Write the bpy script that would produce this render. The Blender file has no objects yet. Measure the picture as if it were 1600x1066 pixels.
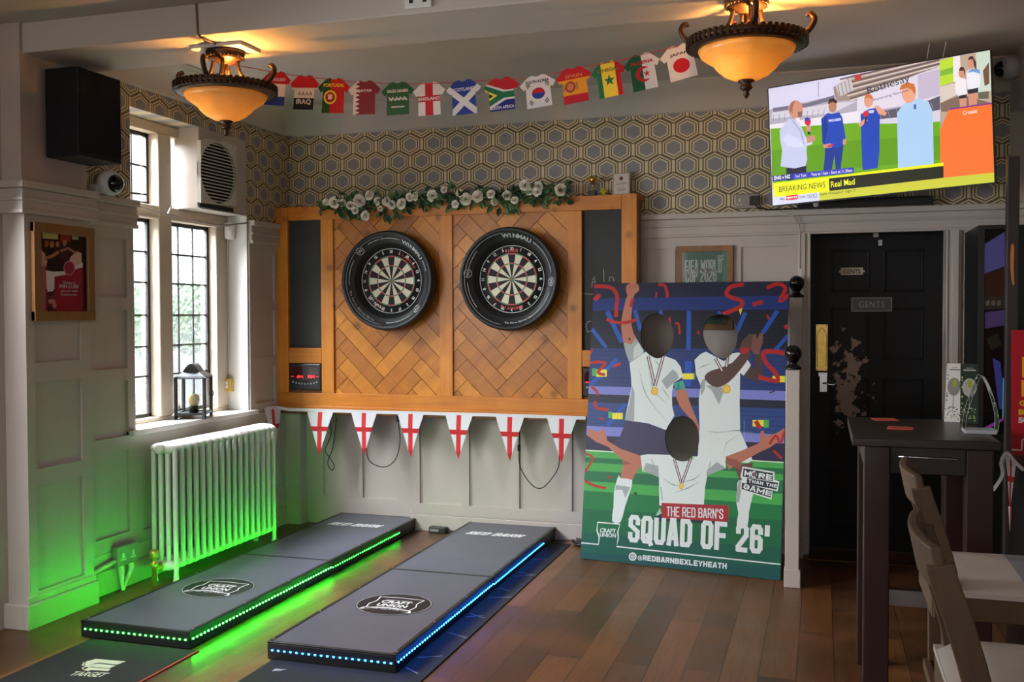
import bpy, bmesh, math, random
from math import sin, cos, pi, radians, sqrt, atan2, hypot
from mathutils import Vector as V, Matrix
from mathutils.geometry import delaunay_2d_cdt
random.seed(7)
SC = bpy.context.scene
COL = SC.collection

# ------------------------------------------------------------------ camera
CAM = V((0, 0, 1.5)); FPX = 1556.7; YAW = .3016; PIT = -.026566; ROL = -.002854
_F = V((-sin(YAW)*cos(PIT), cos(YAW)*cos(PIT), sin(PIT)))
_r = _F.cross(V((0, 0, 1))).normalized(); _u = _r.cross(_F)
_R = _r*cos(ROL) + _u*sin(ROL); _U = _u*cos(ROL) - _r*sin(ROL)
cd = bpy.data.cameras.new('camera'); cam = bpy.data.objects.new('camera', cd); COL.objects.link(cam)
cd.sensor_width = 36; cd.lens = 36*FPX/1600; cd.clip_start = .05
M = Matrix((_R, _U, -_F)).transposed().to_4x4(); M.translation = CAM; cam.matrix_world = M
SC.camera = cam

# ------------------------------------------------------------------ world, lights, exposure
w = bpy.data.worlds.new('daylight'); SC.world = w; w.use_nodes = True
_bg = w.node_tree.nodes['Background']
_bg.inputs[0].default_value = (.86, .93, 1, 1); _bg.inputs[1].default_value = 1.5
SC.view_settings.view_transform = 'Standard'; SC.view_settings.look = 'None'
SC.view_settings.gamma = 1; SC.view_settings.use_curve_mapping = False
SC.view_settings.exposure = 0.0

def area(name, loc, target, sx, sy, power, col, spread=180):
    l = bpy.data.lights.new(name, 'AREA'); l.shape = 'RECTANGLE'; l.size = sx; l.size_y = sy; l.energy = power; l.color = col; l.spread = radians(spread)
    o = bpy.data.objects.new(name, l); COL.objects.link(o); o.location = loc
    o.rotation_euler = (V(target)-V(loc)).to_track_quat('-Z', 'Y').to_euler()
    return o
# daylight: overcast sky outside the leaded window, and a left-hand window out of view; the last two are added fill
area('sky_over_window', (-5.3, 5.0, 3.3), (-3.0, 5.6, .9), 2.6, 1.5, 2000, (.93, .96, 1))
area('window_daylight', (-3.64, 2.85, 1.5), (-1.5, 3.85, .2), 1.4, 1.5, 92, (.98, .985, 1), 125)
area('front_left_fill', (-2.9, -1.4, 1.9), (-2.2, 6.2, 1.2), 2.0, 1.4, 28, (1, .95, .91), 150)  # soft fill added behind the camera, stands for no known window
area('front_centre_fill', (.15, -1.4, 1.7), (-.8, 6.2, 1.1), 1.0, 1.4, 9, (1, .95, .91), 110)  # second added fill, reaches the wall seen through the cutout's face holes

# ------------------------------------------------------------------ pixel helpers (photo frame 1600 x 1066 -> points on known planes)
def ray(x, y): return _R*((x-800)/FPX) - _U*((y-533)/FPX) + _F
def onX(x, y, X): d = ray(x, y); return CAM + d*(X/d.x)
def onY(x, y, Y): d = ray(x, y); return CAM + d*(Y/d.y)
def onZ(x, y, Z): d = ray(x, y); return CAM + d*((Z-CAM.z)/d.z)
class Plane:
    """a real plane: origin o, unit axes u (right) and v (up), normal n towards the room"""
    def __init__(s, o, u, v):
        s.o = V(o); s.u = V(u).normalized(); v = V(v); s.v = (v - s.u*v.dot(s.u)).normalized(); s.n = s.u.cross(s.v)
    def px(s, x, y):
        d = ray(x, y); t = (s.o-CAM).dot(s.n)/d.dot(s.n); p = CAM + d*t - s.o
        return (p.dot(s.u), p.dot(s.v))
    def to(s, a, b, e=0.): return s.o + s.u*a + s.v*b + s.n*e

# ------------------------------------------------------------------ materials
def lin(c):
    return tuple(((x/255)/12.92 if x/255 <= .04045 else ((x/255+.055)/1.055)**2.4) for x in c)
MC = {}
class NT:
    def __init__(s, name):
        s.m = bpy.data.materials.new(name); s.m.use_nodes = True; s.t = s.m.node_tree
        s.b = s.t.nodes['Principled BSDF']
    def n(s, typ, **kw):
        nd = s.t.nodes.new(typ)
        for k, v in kw.items():
            if k.startswith('i_'):
                k2 = k[2:]; k2 = int(k2) if k2.isdigit() else k2.replace('_', ' ')
                if isinstance(v, bpy.types.NodeSocket): s.t.links.new(v, nd.inputs[k2])
                else: nd.inputs[k2].default_value = v
            else: setattr(nd, k, v)
        return nd
    def l(s, a, b): s.t.links.new(a, b)
    def math(s, op, a, b=None, c=None):
        nd = s.t.nodes.new('ShaderNodeMath'); nd.operation = op
        for i, v in enumerate((a, b, c)):
            if v is None: continue
            if isinstance(v, bpy.types.NodeSocket): s.t.links.new(v, nd.inputs[i])
            else: nd.inputs[i].default_value = v
        return nd.outputs[0]
    def mix(s, f, a, b, typ='MIX'):
        nd = s.t.nodes.new('ShaderNodeMix'); nd.data_type = 'RGBA'; nd.blend_type = typ
        for k, v in ((0, f), (6, a), (7, b)):
            if isinstance(v, bpy.types.NodeSocket): s.t.links.new(v, nd.inputs[k])
            else: nd.inputs[k].default_value = (*v, 1) if isinstance(v, tuple) and len(v) == 3 else v
        return nd.outputs[2]
    def obj(s): return s.n('ShaderNodeTexCoord').outputs['Object']
    def geo(s): return s.n('ShaderNodeNewGeometry').outputs['Position']

def mat(name, rgb, rough=.55, metal=0., vary=.06, scale=9., bump=.0, bscale=60., spec=.5, coat=0.):
    """plain procedural surface: base colour broken up by soft noise, optional fine bump"""
    if name in MC: return MC[name]
    k = NT(name); c = lin(rgb); b = k.b
    no = k.n('ShaderNodeTexNoise', i_Vector=k.geo(), i_Scale=scale, i_Detail=4.)
    dk = tuple(x*(1-vary*2) for x in c); lt = tuple(min(1, x*(1+vary)) for x in c)
    k.l(k.mix(no.outputs[0], dk, lt), b.inputs['Base Color'])
    b.inputs['Roughness'].default_value = rough; b.inputs['Metallic'].default_value = metal
    b.inputs['Specular IOR Level'].default_value = spec; b.inputs['Coat Weight'].default_value = coat
    if bump:
        n2 = k.n('ShaderNodeTexNoise', i_Vector=k.geo(), i_Scale=bscale, i_Detail=3.)
        bp = k.n('ShaderNodeBump', i_Height=n2.outputs[0], i_Strength=bump, i_Distance=.004)
        k.l(bp.outputs[0], b.inputs['Normal'])
    MC[name] = k.m; return k.m
def emit(name, rgb, strength):
    if name in MC: return MC[name]
    k = NT(name); k.b.inputs['Base Color'].default_value = (*lin(rgb), 1)
    k.b.inputs['Emission Color'].default_value = (*lin(rgb), 1); k.b.inputs['Emission Strength'].default_value = strength
    MC[name] = k.m; return k.m
def ink(r, g, b, rough=.55):
    n = 'print_%d_%d_%d_%d' % (r, g, b, int(rough*100))
    return MC.get(n) or mat(n, (r, g, b), rough, vary=.02, spec=.25)
def scr(r, g, b): return emit('screen_%d_%d_%d' % (r, g, b), (r, g, b), .78)
def wood(name, a, b, axis='Z', rough=.42, rot=0., grain=34., knots=True, plane='XZ'):
    if name in MC: return MC[name]
    k = NT(name); p = k.geo()
    mp = k.n('ShaderNodeMapping', i_Vector=p)
    if plane == 'XZ': mp.inputs['Rotation'].default_value = (0, rot, 0)
    elif plane == 'XY': mp.inputs['Rotation'].default_value = (0, 0, rot)
    s = {'X': (2., grain, grain), 'Y': (grain, 2., grain), 'Z': (grain, grain, 2.)}[axis]
    mp2 = k.n('ShaderNodeMapping', i_Vector=mp.outputs[0]); mp2.inputs['Scale'].default_value = s
    n1 = k.n('ShaderNodeTexNoise', i_Vector=mp2.outputs[0], i_Scale=1., i_Detail=5., i_Distortion=.6)
    n2 = k.n('ShaderNodeTexNoise', i_Vector=p, i_Scale=5.5, i_Detail=3.)
    f = k.math('MULTIPLY_ADD', n2.outputs[0], .8, k.math('MULTIPLY_ADD', n1.outputs[0], .9, -.4))
    f = k.n('ShaderNodeClamp', i_Value=f).outputs[0]
    c = k.mix(f, lin(a), lin(b))
    if knots:
        vo = k.n('ShaderNodeTexVoronoi', i_Vector=p, i_Scale=4.2)
        kn = k.n('ShaderNodeMapRange', i_Value=vo.outputs['Distance'], i_1=.05, i_2=.16, i_3=.65, i_4=0.)
        c = k.mix(kn.outputs[0], c, tuple(x*.28 for x in lin(a)))
    k.l(c, k.b.inputs['Base Color']); k.b.inputs['Roughness'].default_value = rough
    bp = k.n('ShaderNodeBump', i_Height=n1.outputs[0], i_Strength=.12, i_Distance=.003); k.l(bp.outputs[0], k.b.inputs['Normal'])
    MC[name] = k.m; return k.m

def wallpaper(name, ax, W=.174, H=.1165, x0=-3.612, z0=2.684):
    k = NT(name); sp = k.n('ShaderNodeSeparateXYZ', i_0=k.geo())
    u = k.math('DIVIDE', k.math('SUBTRACT', sp.outputs[ax], x0), W)
    v = k.math('DIVIDE', k.math('SUBTRACT', sp.outputs[2], z0), W)
    R3 = 2*H/W
    def cell(a, b):
        x = k.math('SUBTRACT', k.math('FLOORED_MODULO', k.math('ADD', a, .5), 1.), .5)
        y = k.math('SUBTRACT', k.math('FLOORED_MODULO', k.math('ADD', b, R3/2), R3), R3/2)
        x = k.math('ABSOLUTE', x); y = k.math('ABSOLUTE', y)
        return k.math('MAXIMUM', x, k.math('ADD', k.math('MULTIPLY', x, .5), k.math('MULTIPLY', y, .95)))
    d = k.math('MINIMUM', cell(u, v), cell(k.math('ADD', u, .5), k.math('ADD', v, R3/2)))
    cr = k.n('ShaderNodeValToRGB', i_Fac=k.math('MULTIPLY', d, 2.)); r = cr.color_ramp; r.interpolation = 'CONSTANT'
    cream, brown, grey = (*lin((222, 206, 168)), 1), (*lin((108, 92, 62)), 1), (*lin((142, 138, 139)), 1)
    r.elements[0].position = 0; r.elements[0].color = grey
    r.elements[1].position = .50; r.elements[1].color = cream
    for p, c in ((.60, brown), (.69, cream), (.79, brown), (.89, cream)):
        e = r.elements.new(p); e.color = c
    no = k.n('ShaderNodeTexNoise', i_Vector=k.geo(), i_Scale=14., i_Detail=4.)
    c = k.mix(k.math('MULTIPLY', no.outputs[0], .10), cr.outputs[0], lin((96, 88, 76)))
    k.l(c, k.b.inputs['Base Color']); k.b.inputs['Roughness'].default_value = .5
    return k.m

def floor_mat():
    k = NT('floor_boards'); g = k.geo(); sp = k.n('ShaderNodeSeparateXYZ', i_0=g)
    cb = k.n('ShaderNodeCombineXYZ', i_0=sp.outputs[1], i_1=k.math('ADD', sp.outputs[0], 9.153), i_2=0.)
    br = k.n('ShaderNodeTexBrick', i_Vector=cb.outputs[0], offset=.37, offset_frequency=2, squash=1.)
    for a, b in (('Scale', 1.), ('Mortar Size', .0022), ('Mortar Smooth', .15), ('Bias', 0.), ('Brick Width', 1.05), ('Row Height', .151)): br.inputs[a].default_value = b
    br.inputs['Color1'].default_value = (*lin((132, 84, 46)), 1); br.inputs['Color2'].default_value = (*lin((58, 37, 23)), 1)
    br.inputs['Mortar'].default_value = (*lin((26, 18, 13)), 1)
    mp = k.n('ShaderNodeMapping', i_Vector=g); mp.inputs['Scale'].default_value = (46, 2.4, 1)
    n1 = k.n('ShaderNodeTexNoise', i_Vector=mp.outputs[0], i_Scale=1., i_Detail=6., i_Distortion=1.6)
    n2 = k.n('ShaderNodeTexNoise', i_Vector=g, i_Scale=2.6, i_Detail=5.)
    c = k.mix(k.math('MULTIPLY', n1.outputs[0], .8), br.outputs[0], lin((40, 24, 15)))
    wear = k.n('ShaderNodeMapRange', i_Value=n2.outputs[0], i_1=.45, i_2=.75, i_3=0., i_4=.45)
    c = k.mix(wear.outputs[0], c, lin((128, 84, 46)))
    k.l(c, k.b.inputs['Base Color'])
    rr = k.n('ShaderNodeMapRange', i_Value=n2.outputs[0], i_1=.3, i_2=.7, i_3=.28, i_4=.48); k.l(rr.outputs[0], k.b.inputs['Roughness'])
    h = k.math('MULTIPLY_ADD', n1.outputs[0], .25, k.math('MULTIPLY', br.outputs['Fac'], -1.))
    bp = k.n('ShaderNodeBump', i_Height=h, i_Strength=.35, i_Distance=.002); k.l(bp.outputs[0], k.b.inputs['Normal'])
    return k.m

def peeling_black():
    k = NT('peeling_black_paint'); g = k.geo(); sp = k.n('ShaderNodeSeparateXYZ', i_0=g)
    n1 = k.n('ShaderNodeTexNoise', i_Vector=g, i_Scale=12., i_Detail=7., i_Roughness=.65)
    def band(s, a, b, c, d):
        x = k.n('ShaderNodeMapRange', i_Value=s, i_1=a, i_2=b, i_3=0., i_4=1.).outputs[0]
        y = k.n('ShaderNodeMapRange', i_Value=s, i_1=c, i_2=d, i_3=1., i_4=0.).outputs[0]
        return k.math('MULTIPLY', x, y)
    zone = k.math('MULTIPLY', band(sp.outputs[0], .02, .10, .18, .38), band(sp.outputs[2], .55, .95, 1.2, 1.52))
    f = k.math('GREATER_THAN', k.math('MULTIPLY_ADD', zone, .26, n1.outputs[0]), .71)
    k.l(k.mix(f, lin((17, 17, 19)), lin((172, 146, 132))), k.b.inputs['Base Color'])
    k.b.inputs['Roughness'].default_value = .5; k.b.inputs['Specular IOR Level'].default_value = .25
    bp = k.n('ShaderNodeBump', i_Height=k.math('SUBTRACT', 0., f), i_Strength=.4, i_Distance=.002); k.l(bp.outputs[0], k.b.inputs['Normal'])
    return k.m

def obscure_glass():
    k = NT('obscure_glass'); g = k.geo(); t = k.t
    vo = k.n('ShaderNodeTexVoronoi', i_Vector=g, i_Scale=34., feature='SMOOTH_F1')
    no = k.n('ShaderNodeTexNoise', i_Vector=g, i_Scale=30., i_Detail=2.)
    h = k.math('ADD', vo.outputs['Distance'], k.math('MULTIPLY', no.outputs[0], .8))
    bp = k.n('ShaderNodeBump', i_Height=h, i_Strength=1., i_Distance=.02)
    rf = k.n('ShaderNodeBsdfRefraction', i_Color=(.97, 1, .99, 1), i_Roughness=.03, i_IOR=1.12, i_Normal=bp.outputs[0])
    gl = k.n('ShaderNodeBsdfGlossy', i_Color=(1, 1, 1, 1), i_Roughness=.15, i_Normal=bp.outputs[0])
    tp = k.n('ShaderNodeBsdfTransparent', i_Color=(.96, .985, .98, 1))
    tl = k.n('ShaderNodeBsdfTranslucent', i_Color=(.92, .96, .96, 1), i_Normal=bp.outputs[0])
    m0 = k.n('ShaderNodeMixShader', i_0=.5, i_1=tp.outputs[0], i_2=rf.outputs[0]); m1 = k.n('ShaderNodeMixShader', i_0=.03, i_1=m0.outputs[0], i_2=tl.outputs[0])
    m2 = k.n('ShaderNodeMixShader', i_0=.06, i_1=m1.outputs[0], i_2=gl.outputs[0])
    k.l(m2.outputs[0], t.nodes['Material Output'].inputs[0]); return k.m
def clear_glass(name='clear_glass', tint=(.95, .97, .97), gloss=.1, rough=.03):
    if name in MC: return MC[name]
    k = NT(name); tp = k.n('ShaderNodeBsdfTransparent', i_Color=(*tint, 1)); gl = k.n('ShaderNodeBsdfGlossy', i_Color=(1, 1, 1, 1), i_Roughness=rough)
    fr = k.n('ShaderNodeFresnel', i_IOR=1.5); m = k.n('ShaderNodeMixShader', i_0=k.math('ADD', fr.outputs[0], gloss*.3), i_1=tp.outputs[0], i_2=gl.outputs[0])
    k.l(m.outputs[0], k.t.nodes['Material Output'].inputs[0]); MC[name] = k.m; return k.m
def amber_glass():
    k = NT('amber_glass'); g = k.geo()
    no = k.n('ShaderNodeTexNoise', i_Vector=g, i_Scale=9., i_Detail=4., i_Distortion=1.5)
    c = k.mix(no.outputs[0], (.66, .45, .17), (.74, .62, .36))
    tl = k.n('ShaderNodeBsdfTranslucent', i_Color=c); df = k.n('ShaderNodeBsdfDiffuse', i_Color=c)
    gl = k.n('ShaderNodeBsdfGlossy', i_Color=(1, 1, 1, 1), i_Roughness=.2)
    m1 = k.n('ShaderNodeMixShader', i_0=.3, i_1=tl.outputs[0], i_2=df.outputs[0])
    m2 = k.n('ShaderNodeMixShader', i_0=.05, i_1=m1.outputs[0], i_2=gl.outputs[0])
    k.l(m2.outputs[0], k.t.nodes['Material Output'].inputs[0]); return k.m

GLASS = obscure_glass(); GLASS_TOP = clear_glass("frosted_glass", (.95,.97,.97))
PAINT = mat('beige_paint', (192, 182, 174), .45, vary=.05, scale=3., bump=.12, bscale=30.)
PLAST = mat('plaster_wall', (184, 170, 160), .6, vary=.06, scale=4., bump=.15, bscale=40.)
CEIL = mat('ceiling_paint', (192, 184, 176), .65, vary=.04, scale=2.5, bump=.1, bscale=25.)
WHITE = mat('white_gloss_paint', (226, 224, 220), .3, vary=.04, scale=6.)
STONE = mat('cream_window_stone', (206, 190, 168), .6, vary=.08, scale=8., bump=.2)
BLACK = mat('black_plastic', (20, 21, 23), .38, vary=.03)
SATIN = mat('black_satin', (28, 29, 32), .5, vary=.05)
LEAD = mat('dark_lead', (46, 44, 44), .5, .3)
PINE_V = wood('pine_upright', (182, 98, 18), (228, 150, 44), 'Z')
PINE_H = wood('pine_rail', (176, 92, 16), (222, 142, 40), 'X')
HERR = [wood('herringbone_%d_%d' % (i, j), a, b, 'X', rot=r, rough=.4) for j, r in enumerate((pi/4, -pi/4)) for i, (a, b) in enumerate((((146, 76, 12), (210, 132, 34)), ((170, 96, 20), (228, 152, 46)), ((140, 76, 18), (198, 124, 40))))]
OAKF = wood('frame_oak', (118, 78, 38), (158, 112, 62), 'Z', knots=False)
DKWOOD = wood('dark_table_wood', (28, 18, 16), (42, 26, 22), 'X', rough=.32, knots=False)
STOOLW = wood('stool_wood', (66, 47, 31), (104, 78, 52), 'Z', rough=.6, knots=False)
CHALKB = mat('chalkboard', (38, 40, 42), .6, vary=.25, scale=3.)
BRASS = mat('aged_brass', (222, 186, 96), .34, .75, vary=.2, scale=30.)
BRONZE = mat('dark_bronze', (74, 52, 38), .4, .7, vary=.2, scale=25.)
STEEL = mat('brushed_steel', (190, 190, 192), .3, 1.)
GREYCAB = mat('cable_black', (18, 18, 18), .5)
RADW = mat('radiator_white', (222, 220, 216), .4, vary=.05, scale=12.)
LEAF = [mat('leaf_a', (66, 104, 60), .5, vary=.2, scale=30.), mat('leaf_b', (110, 142, 90), .5, vary=.2, scale=30.), mat('leaf_c', (44, 76, 50), .5, vary=.2, scale=30.)]
ROSE = mat('rose_petals', (246, 238, 224), .6, vary=.04, scale=60.)
CARPET = mat('black_mat', (19, 20, 22), .9, vary=.2, scale=120., bump=.4, bscale=400.)
RAMP = mat('ramp_board', (84, 87, 100), .38, vary=.12, scale=6.)

# ------------------------------------------------------------------ mesh builder
class MB:
    def __init__(s): s.v = []; s.f = []; s.fm = []; s.fs = []; s.mats = []
    def mi(s, m):
        if m not in s.mats: s.mats.append(m)
        return s.mats.index(m)
    def add(s, vs, fs, m, smooth=False):
        o = len(s.v); s.v += [V(p) for p in vs]; i = s.mi(m)
        for f in fs: s.f.append([o+a for a in f]); s.fm.append(i); s.fs.append(smooth)
        return s
    def poly(s, pts, m): return s.add(pts, [list(range(len(pts)))], m)
    def box(s, x0, x1, y0, y1, z0, z1, m):
        vs = [(x, y, z) for z in (z0, z1) for y in (y0, y1) for x in (x0, x1)]
        return s.add(vs, [(0, 2, 3, 1), (4, 5, 7, 6), (0, 1, 5, 4), (2, 6, 7, 3), (0, 4, 6, 2), (1, 3, 7, 5)], m)
    def obox(s, c, ax, hs, m):
        c = V(c); A = [V(a)*h for a, h in zip(ax, hs)]
        vs = [c+A[0]*x+A[1]*y+A[2]*z for z in (-1, 1) for y in (-1, 1) for x in (-1, 1)]
        return s.add(vs, [(0, 2, 3, 1), (4, 5, 7, 6), (0, 1, 5, 4), (2, 6, 7, 3), (0, 4, 6, 2), (1, 3, 7, 5)], m)
    def bar(s, a, b, wx, wy, m, up=(0, 0, 1)):
        a, b = V(a), V(b); d = (b-a); L = d.length; d.normalize(); up = V(up)
        if abs(d.dot(up)) > .97: up = V((0, 1, 0))
        x = d.cross(up).normalized(); y = x.cross(d)
        return s.obox((a+b)/2, (x, y, d), (wx/2, wy/2, L/2), m)
    def prism(s, pts, vec, m):
        n = len(pts); vec = V(vec); vs = [V(p) for p in pts]+[V(p)+vec for p in pts]
        return s.add(vs, [list(range(n))[::-1], list(range(n, 2*n))]+[(i, (i+1) % n, n+(i+1) % n, n+i) for i in range(n)], m)
    def tube(s, pts, r, m, n=8, closed=False, cap=True, smooth=True, ph=0., sc=(1, 1)):
        pts = [V(p) for p in pts]; k = len(pts); rr = r if isinstance(r, (list, tuple)) else [r]*k
        T = [((pts[(i+1) % k] if closed or i < k-1 else pts[i])-(pts[i-1] if closed or i > 0 else pts[i])).normalized() for i in range(k)]
        up = V((0, 0, 1)) if abs(T[0].z) < .9 else V((1, 0, 0)); N = (up-T[0]*up.dot(T[0])).normalized(); vs = []
        for i in range(k):
            N = (N-T[i]*N.dot(T[i])).normalized(); B = T[i].cross(N)
            vs += [pts[i]+(N*cos(2*pi*j/n+ph)*sc[0]+B*sin(2*pi*j/n+ph)*sc[1])*rr[i] for j in range(n)]
        fs = [(i*n+j, i*n+(j+1) % n, ((i+1) % k)*n+(j+1) % n, ((i+1) % k)*n+j) for i in range(k if closed else k-1) for j in range(n)]
        if cap and not closed: fs += [list(range(n))[::-1], [(k-1)*n+j for j in range(n)]]
        return s.add(vs, fs, m, smooth)
    def lathe(s, prof, c, m, n=32, ax=(0, 0, 1), smooth=True, ref=None):
        c = V(c); ax = V(ax).normalized(); x = V(ref) if ref else (V((1, 0, 0)) if abs(ax.x) < .9 else V((0, 1, 0)))
        x = (x-ax*x.dot(ax)).normalized(); y = ax.cross(x); k = len(prof); vs = []
        for r, h in prof: vs += [c+ax*h+(x*cos(2*pi*j/n)+y*sin(2*pi*j/n))*r for j in range(n)]
        fs = [(i*n+j, i*n+(j+1) % n, (i+1)*n+(j+1) % n, (i+1)*n+j) for i in range(k-1) for j in range(n)]
        if prof[0][0] > 1e-5: fs.append(list(range(n))[::-1])
        if prof[-1][0] > 1e-5: fs.append([(k-1)*n+j for j in range(n)])
        return s.add(vs, fs, m, smooth)
    def ball(s, c, r, m, n=16, sc=(1, 1, 1)):
        k = n//2; vs = []; c = V(c)
        for i in range(k+1):
            a = pi*i/k
            for j in range(n): b = 2*pi*j/n; vs.append(c+V((r*sc[0]*sin(a)*cos(b), r*sc[1]*sin(a)*sin(b), -r*sc[2]*cos(a))))
        return s.add(vs, [(i*n+j, i*n+(j+1) % n, (i+1)*n+(j+1) % n, (i+1)*n+j) for i in range(k) for j in range(n)], m, True)
    def build(s, name, parent=None, loc=None, bev=0., world=True, merge=False, segs=2):
        base = V((0, 0, 0))
        if world: base = V(loc) if loc is not None else (LOC.get(parent.name, V((0, 0, 0))) if parent else base)
        me = bpy.data.meshes.new(name); me.from_pydata([p-base for p in s.v], [], s.f)
        for m in s.mats: me.materials.append(m)
        me.polygons.foreach_set('material_index', s.fm); me.polygons.foreach_set('use_smooth', s.fs)
        b = bmesh.new(); b.from_mesh(me)
        if merge: bmesh.ops.remove_doubles(b, verts=b.verts, dist=1e-5)
        b.normal_update(); b.to_mesh(me); b.free(); me.update()
        o = bpy.data.objects.new(name, me); COL.objects.link(o)
        if parent: o.parent = parent; LOC[o.name] = base
        elif loc is not None: o.location = loc; LOC[o.name] = V(loc)
        if bev:
            d = o.modifiers.new('bevel', 'BEVEL'); d.width = bev; d.segments = segs; d.limit_method = 'ANGLE'; d.angle_limit = radians(40)
        return o
LOC = {}
def tag(o, label=None, cat=None, group=None, kind=None):
    if label: o['label'] = label
    if cat: o['category'] = cat
    if group: o['group'] = group
    if kind: o['kind'] = kind
    return o
def thing(name, label, cat, loc=(0, 0, 0), group=None):
    o = bpy.data.objects.new(name, None); COL.objects.link(o); o.location = loc; o.empty_display_size = .1
    LOC[o.name] = V(loc); return tag(o, label, cat, group)
def struct(mb, name, bev=0., label=None, cat=None):
    o = mb.build(name, bev=bev); return tag(o, label or None, cat or None, kind='structure')
def copy_tree(o, parent=None):
    c = o.copy(); COL.objects.link(c); c.parent = parent
    for ch in list(o.children): copy_tree(ch, c)
    return c

# ------------------------------------------------------------------ 2D artwork in planes
def pip(p, poly):
    x, y = p; r = False; j = len(poly)-1
    for i in range(len(poly)):
        xi, yi = poly[i]; xj, yj = poly[j]
        if (yi > y) != (yj > y) and x < (xj-xi)*(y-yi)/(yj-yi)+xi: r = not r
        j = i
    return r
def cr(pts, n=4, closed=True):
    out = []; k = len(pts)
    for i in range(k if closed else k-1):
        g = lambda q: pts[q % k] if closed else pts[max(0, min(k-1, q))]
        p0, p1, p2, p3 = g(i-1), g(i), g(i+1), g(i+2)
        for a in range(n):
            t = a/n
            out.append(tuple(.5*(2*p1[c]+(p2[c]-p0[c])*t+(2*p0[c]-5*p1[c]+4*p2[c]-p3[c])*t*t+(3*p1[c]-p0[c]-3*p2[c]+p3[c])*t**3) for c in range(len(p1))))
    if not closed: out.append(pts[-1])
    return out
def stroke(pts, wd, taper=False):
    L, Rr = [], []
    for i, p in enumerate(pts):
        a = pts[max(0, i-1)]; b = pts[min(len(pts)-1, i+1)]; dx, dy = b[0]-a[0], b[1]-a[1]; l = hypot(dx, dy) or 1
        q = wd/2*(1 if not taper else max(.15, 1-abs(2*i/(len(pts)-1)-1)))
        L.append((p[0]-dy/l*q, p[1]+dx/l*q)); Rr.append((p[0]+dy/l*q, p[1]-dx/l*q))
    return L+Rr[::-1]
def ell(cx, cy, rx, ry, n=24, a0=0., a1=2*pi): return [(cx+rx*cos(a0+(a1-a0)*i/n), cy+ry*sin(a0+(a1-a0)*i/n)) for i in range(n)]
def rect(x0, y0, x1, y1): return [(x0, y0), (x1, y0), (x1, y1), (x0, y1)]
def art(mb, pl, outline, regions, base, e=0., holes=()):
    """one flat multi-colour sheet: later regions lie over earlier ones; exact planar subdivision"""
    polys = [outline]+list(holes)+[r[0] for r in regions]; vs, es = [], []
    for p in polys:
        o = len(vs); vs += [V(q) for q in p]; es += [(o+i, o+(i+1) % len(p)) for i in range(len(p))]
    ov, _, of = delaunay_2d_cdt(vs, es, [], 0, 1e-6)[:3]
    bb = [(min(q[0] for q in r[0]), max(q[0] for q in r[0]), min(q[1] for q in r[0]), max(q[1] for q in r[0])) for r in regions]
    off = len(mb.v); mb.v += [pl.to(q.x, q.y, e) for q in ov]
    for f in of:
        c = sum((ov[i] for i in f), V((0, 0)))/len(f); c = (c.x, c.y)
        if not pip(c, outline) or any(pip(c, h) for h in holes): continue
        m = base
        for i in range(len(regions)-1, -1, -1):
            b = bb[i]
            if b[0] <= c[0] <= b[1] and b[2] <= c[1] <= b[3] and pip(c, regions[i][0]): m = regions[i][1]; break
        f = list(f); A, B, Cc = (ov[i] for i in f[:3])
        if (B.x-A.x)*(Cc.y-A.y)-(B.y-A.y)*(Cc.x-A.x) < 0: f.reverse()
        mb.f.append([off+i for i in f]); mb.fm.append(mb.mi(m)); mb.fs.append(False)
def slab(mb, pl, outline, t, m, holes=(), e=0.):
    vs, es = [], []
    for p in [outline]+list(holes):
        o = len(vs); vs += [V(q) for q in p]; es += [(o+i, o+(i+1) % len(p)) for i in range(len(p))]
    ov, _, of = delaunay_2d_cdt(vs, es, [], 0, 1e-6)[:3]
    for f in of:
        c = sum((ov[i] for i in f), V((0, 0)))/len(f)
        if pip(c, outline) and not any(pip(c, h) for h in holes):
            mb.add([pl.to(ov[i].x, ov[i].y, e) for i in f], [(0, 1, 2)], m); mb.add([pl.to(ov[i].x, ov[i].y, e-t) for i in f], [(2, 1, 0)], m)
    for p in [outline]+list(holes):
        for i in range(len(p)):
            a, b = p[i], p[(i+1) % len(p)]
            mb.add([pl.to(*a, e), pl.to(*b, e), pl.to(*b, e-t), pl.to(*a, e-t)], [(0, 1, 2, 3)], m)
_TX = {}
def glyphs(s, bold=0., shear=0., space=1.):
    key = (s, bold, shear, space)
    if key in _TX: return _TX[key]
    c = bpy.data.curves.new('lettering', 'FONT'); c.body = s; c.fill_mode = 'BOTH'; c.offset = bold; c.shear = shear; c.resolution_u = 3; c.space_character = space
    o = bpy.data.objects.new('lettering', c); COL.objects.link(o)
    dg = bpy.context.evaluated_depsgraph_get(); me = bpy.data.meshes.new_from_object(o.evaluated_get(dg))
    r = ([tuple(v.co[:2]) for v in me.vertices], [list(p.vertices) for p in me.polygons])
    bpy.data.meshes.remove(me); bpy.data.objects.remove(o); bpy.data.curves.remove(c); _TX[key] = r; return r
def text(mb, pl, s, x0, y0, x1, y1, m, e=.0006, bold=.0, shear=0., rot=0., space=1.):
    """lettering fitted to the box x0..x1, y0..y1 of the plane, optionally turned about the box centre"""
    vs, fs = glyphs(s, bold, shear, space)
    if not vs: return
    a0 = min(p[0] for p in vs); a1 = max(p[0] for p in vs); b0 = min(p[1] for p in vs); b1 = max(p[1] for p in vs)
    cx, cy = (x0+x1)/2, (y0+y1)/2; out = []
    for p in vs:
        x = (p[0]-a0)/(a1-a0)*(x1-x0)+x0-cx; y = (p[1]-b0)/max(1e-6, b1-b0)*(y1-y0)+y0-cy
        out.append(pl.to(cx+x*cos(rot)-y*sin(rot), cy+x*sin(rot)+y*cos(rot), e))
    mb.add(out, fs, m)
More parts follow.
